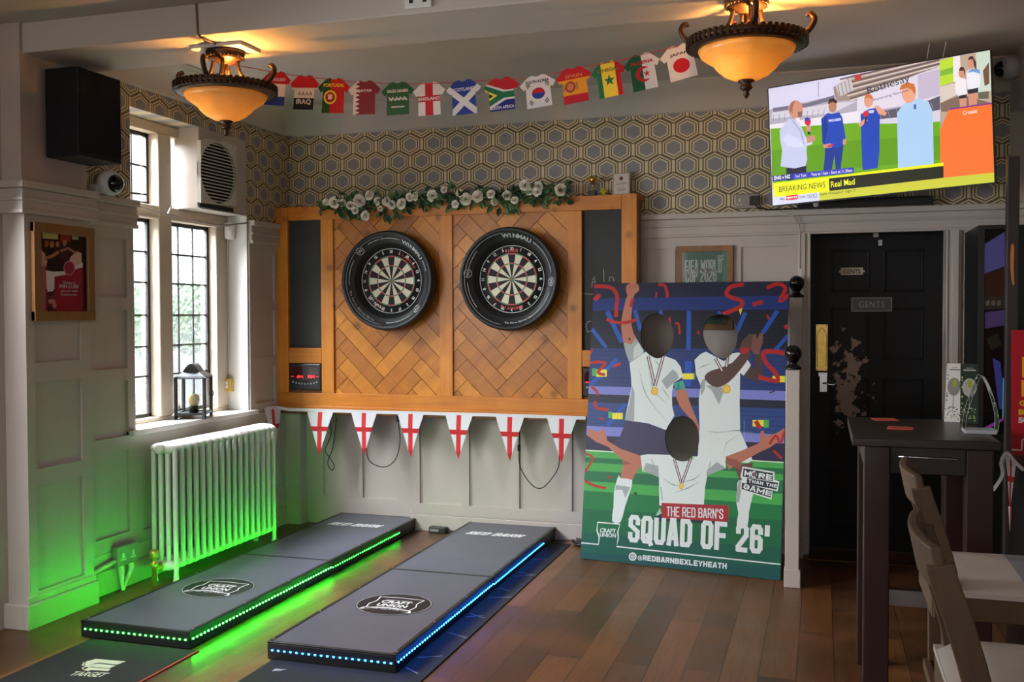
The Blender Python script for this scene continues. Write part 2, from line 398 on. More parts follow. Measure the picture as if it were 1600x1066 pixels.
def ptext(mb, pl, s, bl, br, h, m, e=.0006, bold=0., shear=0., space=1.):
    """lettering whose baseline runs between two photo pixels on the plane; h = letter height in metres"""
    a, b = pl.px(*bl), pl.px(*br); L = hypot(b[0]-a[0], b[1]-a[1]); r = atan2(b[1]-a[1], b[0]-a[0])
    cx, cy = (a[0]+b[0])/2-sin(r)*h/2, (a[1]+b[1])/2+cos(r)*h/2
    text(mb, pl, s, cx-L/2, cy-h/2, cx+L/2, cy+h/2, m, e, bold, shear, r, space)
def arctext(mb, c, ax_u, ax_v, n, s, r, a0, a1, size, m, tilt=0., inward=False, bold=.02, sx=1.):
    """letters standing on a circle of radius r between angles a0..a1 (degrees, counter-clockwise from u); tilt leans them with a cone"""
    c, ax_u, ax_v, n = V(c), V(ax_u), V(ax_v), V(n)
    for i, ch in enumerate(s):
        if ch == ' ': continue
        a = radians(a0+(a1-a0)*((i+.5)/len(s))); rad = ax_u*cos(a)+ax_v*sin(a); tan = ax_u*-sin(a)+ax_v*cos(a)
        up = rad*cos(tilt)+n*sin(tilt); right = -tan; nn = n*cos(tilt)-rad*sin(tilt)
        if inward: up, right = -up, tan
        vs, fs = glyphs(ch, bold)
        if not vs: continue
        mx = (min(p[0] for p in vs)+max(p[0] for p in vs))/2
        mb.add([c+rad*r+right*((p[0]-mx)*size*sx)+up*((p[1]-.35)*size)+nn*.0015 for p in vs], fs, m)

# ------------------------------------------------------------------ condensed block lettering for printed headings
def _box(c=.2): return [(c, 0), (1-c, 0), (1, c*.6), (1, 1-c*.6), (1-c, 1), (c, 1), (0, 1-c*.6), (0, c*.6), (c, 0)]
BF = {'O': [_box()], '0': [_box()], 'Q': [_box(), [(.55, .28), (1.1, -.12)]], 'D': [[(0, 0), (.75, 0), (1, .15), (1, .85), (.75, 1), (0, 1)], [(0, 0), (0, 1)]], 'U': [[(0, 1), (0, .14), (.2, 0), (.8, 0), (1, .14), (1, 1)]],
      'S': [[(1, .72), (1, .88), (.8, 1), (.2, 1), (0, .88), (0, .64), (1, .38), (1, .12), (.8, 0), (.2, 0), (0, .12), (0, .28)]], 'A': [[(0, 0), (.38, 1), (.62, 1), (1, 0)], [(.18, .25), (.82, .25)]], 'F': [[(0, 0), (0, 1)], [(0, 1), (1, 1)], [(0, .52), (.85, .52)]],
      'E': [[(0, 0), (0, 1)], [(0, 1), (1, 1)], [(0, .5), (.85, .5)], [(0, 0), (1, 0)]], 'L': [[(0, 0), (0, 1)], [(0, 0), (.9, 0)]], 'T': [[(.5, 0), (.5, 1)], [(0, 1), (1, 1)]], 'H': [[(0, 0), (0, 1)], [(1, 0), (1, 1)], [(0, .5), (1, .5)]], 'I': [[(.5, 0), (.5, 1)]],
      'R': [[(0, 0), (0, 1)], [(0, 1), (.8, 1), (1, .88), (1, .6), (.8, .48), (0, .48)], [(.55, .48), (1, 0)]], 'P': [[(0, 0), (0, 1)], [(0, 1), (.8, 1), (1, .88), (1, .56), (.8, .44), (0, .44)]], 'B': [[(0, 0), (0, 1)], [(0, 1), (.8, 1), (1, .88), (1, .64), (.8, .52), (0, .52)], [(.8, .52), (1, .4), (1, .12), (.8, 0), (0, 0)]],
      'N': [[(0, 0), (0, 1)], [(0, 1), (1, 0)], [(1, 0), (1, 1)]], 'M': [[(0, 0), (0, 1)], [(0, 1), (.5, .3), (1, 1)], [(1, 1), (1, 0)]], 'W': [[(0, 1), (.25, 0), (.5, .75), (.75, 0), (1, 1)]], 'X': [[(0, 0), (1, 1)], [(0, 1), (1, 0)]], 'Y': [[(0, 1), (.5, .45), (1, 1)], [(.5, .45), (.5, 0)]],
      'C': [[(1, .7), (1, .86), (.8, 1), (.2, 1), (0, .86), (0, .14), (.2, 0), (.8, 0), (1, .14), (1, .3)]], 'G': [[(1, .74), (1, .86), (.8, 1), (.2, 1), (0, .86), (0, .14), (.2, 0), (.8, 0), (1, .14), (1, .48), (.55, .48)]], '2': [[(0, .72), (0, .88), (.2, 1), (.8, 1), (1, .88), (1, .6), (0, .12), (0, 0), (1, 0)]], '6': [[(1, .75), (1, .88), (.8, 1), (.2, 1), (0, .88), (0, .12), (.2, 0), (.8, 0), (1, .12), (1, .46), (.8, .56), (.05, .56)]],
      "'": [[(.5, 1), (.35, .74)]], '@': [[(.75, .3), (.75, .7), (.35, .7), (.35, .3), (1, .3), (1, .85), (.8, 1), (.2, 1), (0, .85), (0, .15), (.2, 0), (.9, 0)]]}
def union(mb, pl, polys, m, e):
    """the merged outline of overlapping flat shapes as one clean sheet"""
    vs, es = [], []
    for p in polys:
        o = len(vs); vs += [V(q) for q in p]; es += [(o+i, o+(i+1) % len(p)) for i in range(len(p))]
    ov, _, of = delaunay_2d_cdt(vs, es, [], 0, 1e-7)[:3]; off = len(mb.v); mb.v += [pl.to(q.x, q.y, e) for q in ov]; mi = mb.mi(m)
    for f in of:
        f = list(f); A, B, C = (ov[i] for i in f[:3]); c = ((A.x+B.x+C.x)/3, (A.y+B.y+C.y)/3)
        if any(pip(c, p) for p in polys):
            if (B.x-A.x)*(C.y-A.y)-(B.y-A.y)*(C.x-A.x) < 0: f.reverse()
            mb.f.append([off+i for i in f]); mb.fm.append(mi); mb.fs.append(False)
def block(mb, pl, s, bl, br, h, m, e=.0006, wt=.30, gap=.42, slant=0.):
    """heavy condensed capitals, baseline between two local points of the plane"""
    a, b = bl, br; L = hypot(b[0]-a[0], b[1]-a[1]); ux, uy = (b[0]-a[0])/L, (b[1]-a[1])/L
    ws = {' ': .2, "'": .15, 'I': .02, 'M': 1.5, 'W': 1.5}; cw = L/(sum(ws.get(c, 1) for c in s)+len(s)*wt+gap*(len(s)-1)); t = cw*wt; x = t/2; th = min(t, h*.24)
    for c in s:
        w_ = ws.get(c, 1)*cw; Q = []
        for poly in BF.get(c, []):
            q = []
            for px_, py_ in poly: X, Y = x+px_*w_, th/2+py_*(h-th); X += slant*Y; q.append((a[0]+ux*X-uy*Y, a[1]+uy*X+ux*Y))
            for i in range(len(q)-1):
                p, r = q[i], q[i+1]; l = hypot(r[0]-p[0], r[1]-p[1]) or 1; al = abs((r[0]-p[0])*ux+(r[1]-p[1])*uy)/l; tt = t+(th-t)*al; ex = t/2*(.62 if c in "SO0QDUCG62PRB@" else .98); dx, dy = (r[0]-p[0])/l*ex, (r[1]-p[1])/l*ex
                Q.append(stroke([(p[0]-dx, p[1]-dy), (r[0]+dx, r[1]+dy)], tt))
        if Q: union(mb, pl, Q, m, e)
        x += w_+t+gap*cw
# ================================================================== THE ROOM
BACK = Plane((0, 6.44, 0), (1, 0, 0), (0, 0, 1)); LEFT = Plane((-3.69, 0, 0), (0, 1, 0), (0, 0, 1)); PIER = Plane((-3.62, 0, 0), (0, 1, 0), (0, 0, 1))
WPB, WPL = wallpaper('hex_wallpaper_back', 0), wallpaper('hex_wallpaper_left', 1, x0=6.36)
struct(MB().box(-4.0, 2.6, -1.6, 6.75, -.06, 0, floor_mat()), 'floor')
struct(MB().box(-4.2, 2.6, -1.6, 3.85, 2.884, 3.0, CEIL), 'ceiling')
struct(MB().box(-4.0, 2.6, 4.26, 6.6, 2.96, 3.05, CEIL), 'ceiling')
struct(MB().box(-3.70, 2.6, 3.85, 4.27, 2.745, 3.02, CEIL), 'trim_1', bev=.006)          # beam
m = MB()                                                                                   # back wall
m.box(-3.95, 1.04, 6.44, 6.56, 2.1, 3.0, WPB).box(1.04, 2.6, 6.44, 6.56, 2.1, 3.0, PLAST)
m.box(-3.95, -.085, 6.44, 6.56, -.02, 2.1, PAINT).box(.70, 2.6, 6.44, 6.56, -.02, 2.1, PAINT).box(-.085, .70, 6.44, 6.56, 2.03, 2.1, PAINT)
struct(m, 'wall_back')
m = MB()                                                                                   # left wall round the window
for a, b in ((4.2, 4.70), (5.88, 6.5)):
    m.box(-4.02, -3.69, a, b, -.02, 2.12, PAINT).box(-4.02, -3.69, a, b, 2.12, 3.0, WPL)
m.box(-4.02, -3.69, 4.70, 5.88, -.02, .835, PAINT).box(-4.02, -3.69, 4.70, 5.88, 2.667, 3.0, WPL)
m.box(-4.0, -3.735, -1.6, 3.84, -.02, 2.9, PAINT)
struct(m, 'wall_left')
m = MB(); m.box(-4.02, -3.62, 3.83, 4.27, -.02, 2.12, PAINT).box(-4.02, -3.62, 3.83, 4.27, 2.12, 3.0, PLAST)
slab(m, PIER, rect(3.83, .15, 4.27, 2.0), .012, PAINT, [rect(3.885, .17, 4.2, .68), rect(3.885, .76, 4.2, 1.18), rect(3.885, 1.275, 4.2, 1.92)], e=.012)
struct(m, 'wall_pier')
m = MB(); slab(m, LEFT, rect(4.27, .2, 4.70, 2.0), .014, PAINT, [rect(4.37, .30, 4.64, .76), rect(4.37, .836, 4.64, 1.14), rect(4.37, 1.21, 4.64, 1.532), rect(4.37, 1.6, 4.64, 1.92)], e=.014)
slab(m, LEFT, rect(5.885, .86, 6.238, 2.0), .012, PAINT, [rect(5.95, .9, 6.2, 1.14), rect(5.95, 1.21, 6.2, 1.53), rect(5.95, 1.6, 6.2, 1.92)], e=.012)
slab(m, LEFT, rect(4.70, .2, 6.40, .83), .012, PAINT, [rect(4.76, .28, 5.3, .76), rect(5.36, .28, 5.85, .76), rect(5.92, .28, 6.3, .76)], e=.012)
struct(m, 'trim_left')                                                                      # wainscot panels on the left wall
m = MB(); slab(m, BACK, rect(-3.68, 0, -2.74, .86), .016, PAINT, [rect(-3.425, .20, -3.15, .78), rect(-3.115, .20, -2.85, .78)], e=.016)
m.box(-3.69, -3.557, 6.33, 6.44, 0, .84, PAINT)
m.box(-2.74, -1.05, 6.41, 6.44, 0, .86, PAINT)
slab(m, Plane((0, 6.41, 0), (1, 0, 0), (0, 0, 1)), rect(-2.725, .12, -1.12, .86), .014, PAINT, [rect(a, .19, a+.31, .79) for a in (-2.665, -2.3, -1.942, -1.577)], e=.014)
slab(m, BACK, rect(-1.12, .12, -.135, 2.0), .014, PAINT, [rect(-1.086, 1.1, -.94, 1.92), rect(-.90, 1.1, -.53, 1.92), rect(-.487, 1.1, -.197, 1.92), rect(-1.086, .25, -.6, .98), rect(-.55, .25, -.197, .98)], e=.014)
struct(m, 'trim_back')
m = MB()                                                                                   # dado cap, stepped
def cap_back(x0, x1):
    m.box(x0, x1, 6.385, 6.44, 2.105, 2.14, PAINT).box(x0, x1, 6.415, 6.44, 2.0, 2.105, PAINT).box(x0, x1, 6.40, 6.44, 2.055, 2.068, PAINT).box(x0, x1, 6.405, 6.44, 1.99, 2.006, PAINT)
cap_back(-1.13, 1.3)
def cap_left(X, y0, y1):
    m.box(X, X+.05, y0, y1, 2.105, 2.14, PAINT).box(X, X+.028, y0, y1, 2.0, 2.105, PAINT).box(X, X+.04, y0, y1, 2.045, 2.06, PAINT).box(X, X+.036, y0, y1, 1.985, 2.006, PAINT)
cap_left(-3.62, 3.83, 4.31); cap_left(-3.69, 4.31, 4.72); cap_left(-3.69, 5.89, 6.238)
for z0, z1, d in ((2.105, 2.14, .05), (2.0, 2.105, .028), (2.045, 2.06, .04), (1.985, 2.006, .036)): m.box(-3.78, -3.62+d, 3.83-d, 3.83, z0, z1, PAINT)
struct(m, 'trim_2', bev=.004)
m = MB(); m.box(-2.74, -.19, 6.39, 6.44, 0, .11, PAINT).box(-2.74, -.19, 6.396, 6.44, .11, .125, PAINT)
struct(m, 'baseboard_back', bev=.004)
m = MB(); m.box(-3.69, -3.665, 4.27, 6.33, 0, .13, PAINT).box(-3.69, -3.672, 4.27, 6.33, .13, .22, PAINT)
m.box(-3.62, -3.592, 3.80, 4.29, 0, .12, PAINT).box(-3.62, -3.602, 3.815, 4.28, .12, .155, PAINT).box(-3.78, -3.62, 3.80, 3.83, 0, .12, PAINT)
struct(m, 'baseboard_left', bev=.005)
# coving with a softened corner
prof = [(0, 2.785), (.014, 2.785), (.018, 2.80), (.03, 2.845), (.06, 2.89), (.10, 2.92), (.145, 2.938), (.15, 2.948), (.17, 2.948), (.175, 2.962)]
def covepath(d):
    r = .10; p = [(-3.69+d, 4.26), (-3.69+d, 6.44-d-r)]
    p += [(-3.69+d+r-r*cos(a), 6.44-d-r+r*sin(a)) for a in (pi/10, pi/5, .3*pi, .4*pi)]
    return p+[(-3.69+d+r, 6.44-d), (1.06, 6.44-d)]
m = MB(); vs = []; n = len(covepath(0))
for d, z in prof: vs += [(x, y, z) for x, y in covepath(d)]
m.add(vs, [(i*n+j, i*n+j+1, (i+1)*n+j+1, (i+1)*n+j) for i in range(len(prof)-1) for j in range(n-1)], CEIL, True)
struct(m, 'trim_3')
# right-hand bulkhead and wall
struct(MB().box(1.04, 1.6, 4.27, 6.44, 2.67, 2.97, CEIL), 'trim_4')
struct(MB().box(2.5, 2.6, -1.6, 6.5, 0, 2.9, PLAST), 'wall_right')
struct(MB().box(-4.0, 2.6, -1.7, -1.6, 0, 2.9, PLAST), 'wall_front')
# ---- window
win = tag(thing('window_1', 'stone mullioned leaded window over the radiator', 'window', (-3.88, 5.29, .86)), kind='structure')
m = MB()
m.box(-3.97, -3.84, 4.70, 5.88, .835, .885, STONE).box(-3.97, -3.84, 4.70, 5.88, 2.60, 2.667, STONE)
m.box(-3.97, -3.83, 5.135, 5.262, .885, 2.60, STONE).box(-3.97, -3.84, 5.745, 5.88, .885, 2.60, STONE)
m.box(-3.97, -3.835, 4.70, 5.88, 2.085, 2.165, STONE)
m.build('window_frame', win, bev=.008)
for y0, y1, z0, z1, cols, rows in ((4.70, 5.135, .885, 2.085, 3, (1.885, 1.70, 1.503, 1.313, 1.133)), (5.262, 5.745, .885, 2.085, 3, (1.885, 1.70, 1.503, 1.313, 1.133)), (4.70, 5.135, 2.165, 2.60, 3, (2.40,)), (5.262, 5.345, 2.165, 2.60, 1, (2.40,))):
    m = MB(); t = .022
    m.box(-3.925, -3.90, y0, y1, z0, z0+t, LEAD).box(-3.925, -3.90, y0, y1, z1-t, z1, LEAD).box(-3.925, -3.90, y0, y0+t, z0, z1, LEAD).box(-3.925, -3.90, y1-t, y1, z0, z1, LEAD)
    for i in range(1, cols): y = y0+t/2+(y1-y0-t)*i/cols; m.box(-3.917, -3.907, y-.005, y+.005, z0, z1, LEAD)
    for z in rows: m.box(-3.918, -3.906, y0, y1, z-.005, z+.005, LEAD)
    if z0 > 2: m.bar((-3.895, y0+.03, z0+.05), (-3.87, y1-.05, z0+.06), .01, .01, LEAD).box(-3.9, -3.87, y0+.18, y0+.21, z0+.0, z0+.05, LEAD)
    c = m.build('casement', win)
    MB().add([(-3.912, y0+.01, z0+.01), (-3.912, y1-.01, z0+.01), (-3.912, y1-.01, z1-.01), (-3.912, y0+.01, z1-.01)], [(0, 1, 2, 3)], GLASS if z0 < 2 else GLASS_TOP).build('pane', c)
MB().box(-3.88, -3.645, 4.64, 5.935, .83, .86, WHITE).build('window_sill', win, bev=.006)
MB().box(-3.88, -3.69, 5.872, 5.881, .86, 2.165, WHITE).build('reveal', win)
m = MB(); m.box(-3.87, -3.692, 5.345, 5.88, 2.165, 2.69, PAINT); struct(m, 'trim_5', bev=.004)       # boxed-in upper corner that carries the fan
# ---- outdoors
m = MB(); rnd = random.Random(3)
for i in range(2600):
    c = V((-6.3+rnd.uniform(-.25, .25), rnd.uniform(6.0, 11.5), rnd.uniform(1.2, 1.72)+.12*sin(i*.7)))
    a = rnd.uniform(0, 6.28); b = rnd.uniform(-.8, .8); u = V((cos(a)*.3, sin(a), b))*.09; v = V((-.3, b, 1))*.05
    m.add([c-u, c-v*.6, c+u, c+v*.6], [(0, 1, 2, 3)], LEAF[i % 3])
tag(m.build('hedge', loc=(-6.3, 8.7, 1.1)), 'green hedge outside, blurred behind the leaded window glass', 'hedge', kind='stuff')
struct(MB().box(-6.0, -5.9, 5.5, 12, 0, 1.1, mat('garden_wall', (150, 152, 158), .8, vary=.1)), 'wall_outside')
struct(MB().box(-14, -4.05, 2, 20, -.1, 0, mat('pavement', (140, 140, 138), .9)), 'ground')
# ---- gents door
door = tag(thing('door_1', 'black panelled gents door with peeling paint', 'door', (.32, 6.68, 0)), kind='structure')
DP = Plane((0, 6.66, 0), (1, 0, 0), (0, 0, 1)); PB = peeling_black()
m = MB(); pan = []
for x0, x1 in ((.055, .285), (.365, .60)):
    for z0, z1 in ((1.635, 1.90), (1.21, 1.535), (.62, 1.09), (.13, .5)): pan.append(rect(x0, z0, x1, z1))
slab(m, DP, rect(-.07, .0015, .712, 2.02), .014, PB, pan, e=0.)
m.box(-.07, .712, 6.672, 6.70, .0015, 2.02, PB)
for q in pan:
    (a, b), (c, d) = q[0], q[2]; t_ = .012
    for e0, e1, f0, f1 in ((a, c, b, b+t_), (a, c, d-t_, d), (a, a+t_, b, d), (c-t_, c, b, d)): m.box(e0, e1, 6.655, 6.672, f0, f1, PB)
m.build('door_leaf', door, bev=.003)
m = MB(); P2 = Plane((0, 6.655, 0), (1, 0, 0), (0, 0, 1))
m.box(-.037, .036, 6.652, 6.661, 1.135, 1.432, BRASS); fp = tag(m.build('finger_plate', door, bev=.002), 'worn brass finger plate')
m = MB(); P3 = Plane((0, 6.6515, 0), (1, 0, 0), (0, 0, 1)); dk = mat('engraved_brass', (96, 70, 30), .4, .8)
art(m, P3, stroke([(-.026, 1.16), (-.03, 1.36), (-.012, 1.40), (0, 1.41), (.012, 1.40), (.03, 1.36), (.026, 1.16)], .004), [], dk)
for x in (-.028, .027):
    for z in (1.143, 1.424): m.add([P3.to(*p) for p in ell(x, z, .004, .004, 8)], [list(range(8))], BLACK)
m.build('engraving', fp)
m = MB(); m.box(-.012, .034, 6.648, 6.661, 1.0, 1.118, STEEL); m.box(-.02, .036, 6.655, 6.661, 1.098, 1.125, STEEL)
m.tube([(.008, 6.648, 1.058), (.01, 6.61, 1.058), (.025, 6.60, 1.06), (.05, 6.60, 1.052), (.075, 6.60, 1.05), (.092, 6.602, 1.062)], .006, mat('chrome', (230, 230, 232), .12, 1.), 8)
m.build('door_handle', door, bev=.002)
cream = ink(196, 182, 160)
m = MB(); m.box(.113, .245, 6.652, 6.661, 1.745, 1.79, cream)
for x in (.108, .250): m.lathe([(.008, 0), (.008, .006)], (x, 6.66, 1.767), cream, 12, ax=(0, -1, 0))
text(m, Plane((0, 6.652, 0), (1, 0, 0), (0, 0, 1)), 'GENTS', .127, 1.752, .231, 1.781, ink(30, 26, 24), bold=.02)
tag(m.build('name_plaque', door), 'small cream plaque reading GENTS')
m = MB(); pl = ink(88, 89, 92, .35); m.box(.176, .418, 6.650, 6.661, 1.512, 1.602, ink(136, 136, 138, .3)); m.box(.183, .411, 6.648, 6.651, 1.519, 1.595, pl)
text(m, Plane((0, 6.648, 0), (1, 0, 0), (0, 0, 1)), 'GENTS', .222, 1.538, .372, 1.577, ink(190, 190, 190), bold=-.005, space=1.15)
tag(m.build('name_plate', door), 'grey rectangular plate reading GENTS')
for x, z, w_ in ((.305, 2.0, .03), (.335, 1.945, .022)): MB().box(x, x+w_, 6.645, 6.661, z-.02, z+.015, ink(190, 190, 190)).build('door_fitting', door)
m = MB()                                                                                   # door lining, architrave and pilaster
m.box(-.09, -.068, 6.44, 6.70, 0, 2.03, PAINT).box(.712, .735, 6.44, 6.70, 0, 2.03, PAINT).box(-.09, .735, 6.44, 6.70, 2.02, 2.04, PAINT)
for x0, x1, y in ((-.14, -.068, 6.415), (-.13, -.10, 6.40), (-.083, -.07, 6.405)): m.box(x0, x1, y, 6.44, 0, 2.0, PAINT)
for x0, x1, y in ((.70, .785, 6.415), (.70, .712, 6.405), (.735, .77, 6.40), (.80, .885, 6.42), (.83, .86, 6.41)): m.box(x0, x1, y, 6.44, 0, 2.0, PAINT)
m.box(-.14, .785, 6.41, 6.44, 1.995, 2.0, PAINT)
m.box(-.10, .75, 6.30, 6.43, 0, .006, mat('threshold_brass', (120, 92, 50), .4, .8))
struct(m, 'trim_6', bev=.003)
# ---- stub partition with two ball-topped newel posts
m = MB(); m.box(-.165, -.135, 5.70, 6.40, 0, 1.1, PAINT); struct(m, 'trim_7')
for (y, z, tall) in ((5.66, 1.195, 0), (6.345, 1.60, 1)):
    t = thing('newel_post', ['short cream newel post with black ball top, right of the player cutout', 'taller cream newel post with black ball top, behind the shorter one'][tall], 'post', (-.15, y, 0), 'ball topped newel posts')
    m = MB(); m.box(-.187, -.113, y-.037, y+.037, 0, z, PAINT); m.box(-.192, -.105, y-.04, y+.04, 0, .10, PAINT); m.build('post', t, bev=.004)
    m = MB(); m.lathe([(.044, 0), (.044, .012), (.030, .02), (.022, .03), (.022, .038), (.03, .046), (.043, .068), (.047, .085), (.043, .105), (.03, .122), (.012, .132), (0, .133)], (-.15, y, z), mat('black_gloss', (14, 13, 13), .15), 24)
    tag(m.build('ball_finial', t), 'glossy black ball finial')
# ================================================================== CEILING LIGHTS
AMB = amber_glass()
def ceiling_light(x, y, zt, label, bulb_w, board):
    t = thing('ceiling_light', label, 'ceiling light', (x, y, zt), 'amber bowl ceiling lights')
    m = MB(); m.lathe([(.0, 0), (.085, 0), (.09, -.012), (.078, -.022), (.082, -.03), (.07, -.042), (.045, -.05), (.03, -.06), (0, -.062)], (x, y, zt), BRONZE, 36)
    for i in range(30):
        a = 2*pi*i/30; m.ball((x+.083*cos(a), y+.083*sin(a), zt-.03), .006, BRONZE, 6)
    m.build('canopy', t)
    for i in range(4):
        a = 2*pi*i/4+.35; d = V((cos(a), sin(a), 0)); c = V((x, y, zt))
        pts = cr([tuple(c+d*r+V((0, 0, h))) for r, h in ((.055, -.045), (.06, -.075), (.075, -.11), (.115, -.14), (.165, -.16), (.185, -.175))], 4, False)
        MB().tube(pts, .009, BRONZE, 8).build('arm', t)
    MB().tube([(x, y, zt-.05), (x, y, zt-.15)], .011, BRONZE, 10).build('stem', t)
    for a in (pi, 0, pi/2+.2, -pi/2+.2):
        d = V((cos(a), sin(a), 0)); c = V((x, y, zt))
        pts = cr([tuple(c+d*r+V((0, 0, h))) for r, h in ((.165, -.155), (.20, -.165), (.235, -.145), (.256, -.11), (.25, -.088), (.235, -.082), (.23, -.092))], 5, False)
        MB().tube(pts, [.012]*(len(pts)-8)+[.011-.0006*i for i in range(8)], BRONZE, 8).build('scroll', t)
    m = MB(); m.lathe([(.175, -.155), (.20, -.153), (.225, -.160), (.236, -.172), (.232, -.186), (.215, -.198), (.19, -.203), (.18, -.198), (.178, -.17), (.175, -.155)], (x, y, zt), BRONZE, 48)
    for i in range(56):
        a = 2*pi*i/56; d = V((cos(a), sin(a), 0)); m.obox(V((x, y, zt-.176))+d*.228, (d, V((-d.y, d.x, 0)), V((0, 0, 1))), (.009, .006, .017), BRONZE)
    m.build('rim', t)
    m = MB(); pr = [(.19, -.20), (.178, -.225), (.150, -.245), (.132, -.255), (.118, -.275), (.09, -.30), (.055, -.317), (.02, -.325)]
    m.lathe(pr+[(r-.004, h+.004) for r, h in pr[::-1]], (x, y, zt), AMB, 48); m.build('glass_bowl', t)
    m = MB(); m.lathe([(0, -.318), (.03, -.318), (.033, -.328), (.018, -.336), (.022, -.345), (.026, -.352), (.016, -.362), (.01, -.368), (.013, -.378), (.006, -.39), (0, -.395)], (x, y, zt), BRONZE, 20); m.build('finial', t)
    for q, dz, f in ((-.05, -.232, .9), (.05, -.165, 4.5)):
        m = MB(); m.ball((x+q, y-.01, zt+dz), .022, emit('bulb_%d' % int(bulb_w*f), (255, 208, 140) if f < 1 else (255, 176, 88), bulb_w*f), 12); m.build('bulb', t)
    if board:
        m = MB(); m.box(x-.135, x+.135, y-.085, y+.085, zt, zt+.018, WHITE); m.build('mounting_board', t, bev=.003)
ceiling_light(-2.655, 4.06, 2.727, 'amber glass bowl ceiling light on white board, left by the loudspeaker', 330, True)
ceiling_light(-.29, 4.06, 2.745, 'brightly lit amber glass bowl ceiling light, right near the television', 800, False)
m = MB(); m.tube([onY(305, -20, 3.845), onY(309, 52, 3.845), onZ(312, 57, 2.738), onZ(336, 69, 2.738)], .005, ink(120, 104, 92), 8)
tag(m.build('cable_conduit', loc=(-2.85, 3.845, 2.74)), 'thin painted cable run crossing the beam to the left light', 'cable')
t = thing('wall_socket', 'white socket outlet on the front face of the ceiling beam', 'socket', (-1.58, 3.85, 2.87))
m = MB(); m.box(-1.655, -1.535, 3.835, 3.85, 2.765, 2.86, WHITE); m.build('face_plate', t, bev=.004)
for x in (-1.625, -1.565): m = MB(); m.box(x-.008, x+.008, 3.833, 3.836, 2.785, 2.80, BLACK).box(x-.004, x+.004, 3.833, 3.836, 2.81, 2.822, BLACK); m.build('pin_hole', t)

# ================================================================== LEFT WALL
t = thing('loudspeaker', 'large black loudspeaker mounted high on the left pier', 'speaker', (-3.5, 4.12, 2.27))
m = MB(); m.box(-3.60, -3.405, 3.965, 4.272, 2.268, 2.695, mat('speaker_black', (13, 15, 21), .55, spec=.3)); m.build('cabinet', t, bev=.006)
m = MB(); m.box(-3.41, -3.398, 3.975, 4.262, 2.29, 2.685, mat('speaker_cloth', (18, 20, 27), .8, spec=.2)); m.build('grille', t, bev=.004)
m = MB(); m.box(-3.62, -3.595, 4.05, 4.18, 2.36, 2.6, BLACK); m.build('wall_bracket', t)
def dome_camera(c, n, label, grp, s=1.):
    c = V(c); n = V(n); t = thing('security_camera', label, 'camera', c, grp)
    m = MB(); m.lathe([(.062*s, 0), (.064*s, .05*s), (.058*s, .075*s), (.045*s, .082*s), (0, .082*s)], c, ink(196, 194, 196, .35), 28, ax=n); m.build('housing', t)
    m = MB(); m.ball(c+n*.08*s, .045*s, mat('smoked_dome', (14, 15, 22), .06), 20); m.build('lens_dome', t)
dome_camera(onX(163, 286, -3.655), (.95, -.2, -.1), 'white dome camera on the wallpaper under the loudspeaker', 'dome cameras', 1.05)
MB().box(-3.69, -3.64, 4.36, 4.44, 2.145, 2.19, ink(196, 194, 196, .35)).build('wall_base', bpy.data.objects['security_camera'])
dome_camera((1.04, 6.2, 3.0-.12), (-1, 0, -.1), 'black dome camera at the upper right beside the television', 'dome cameras')
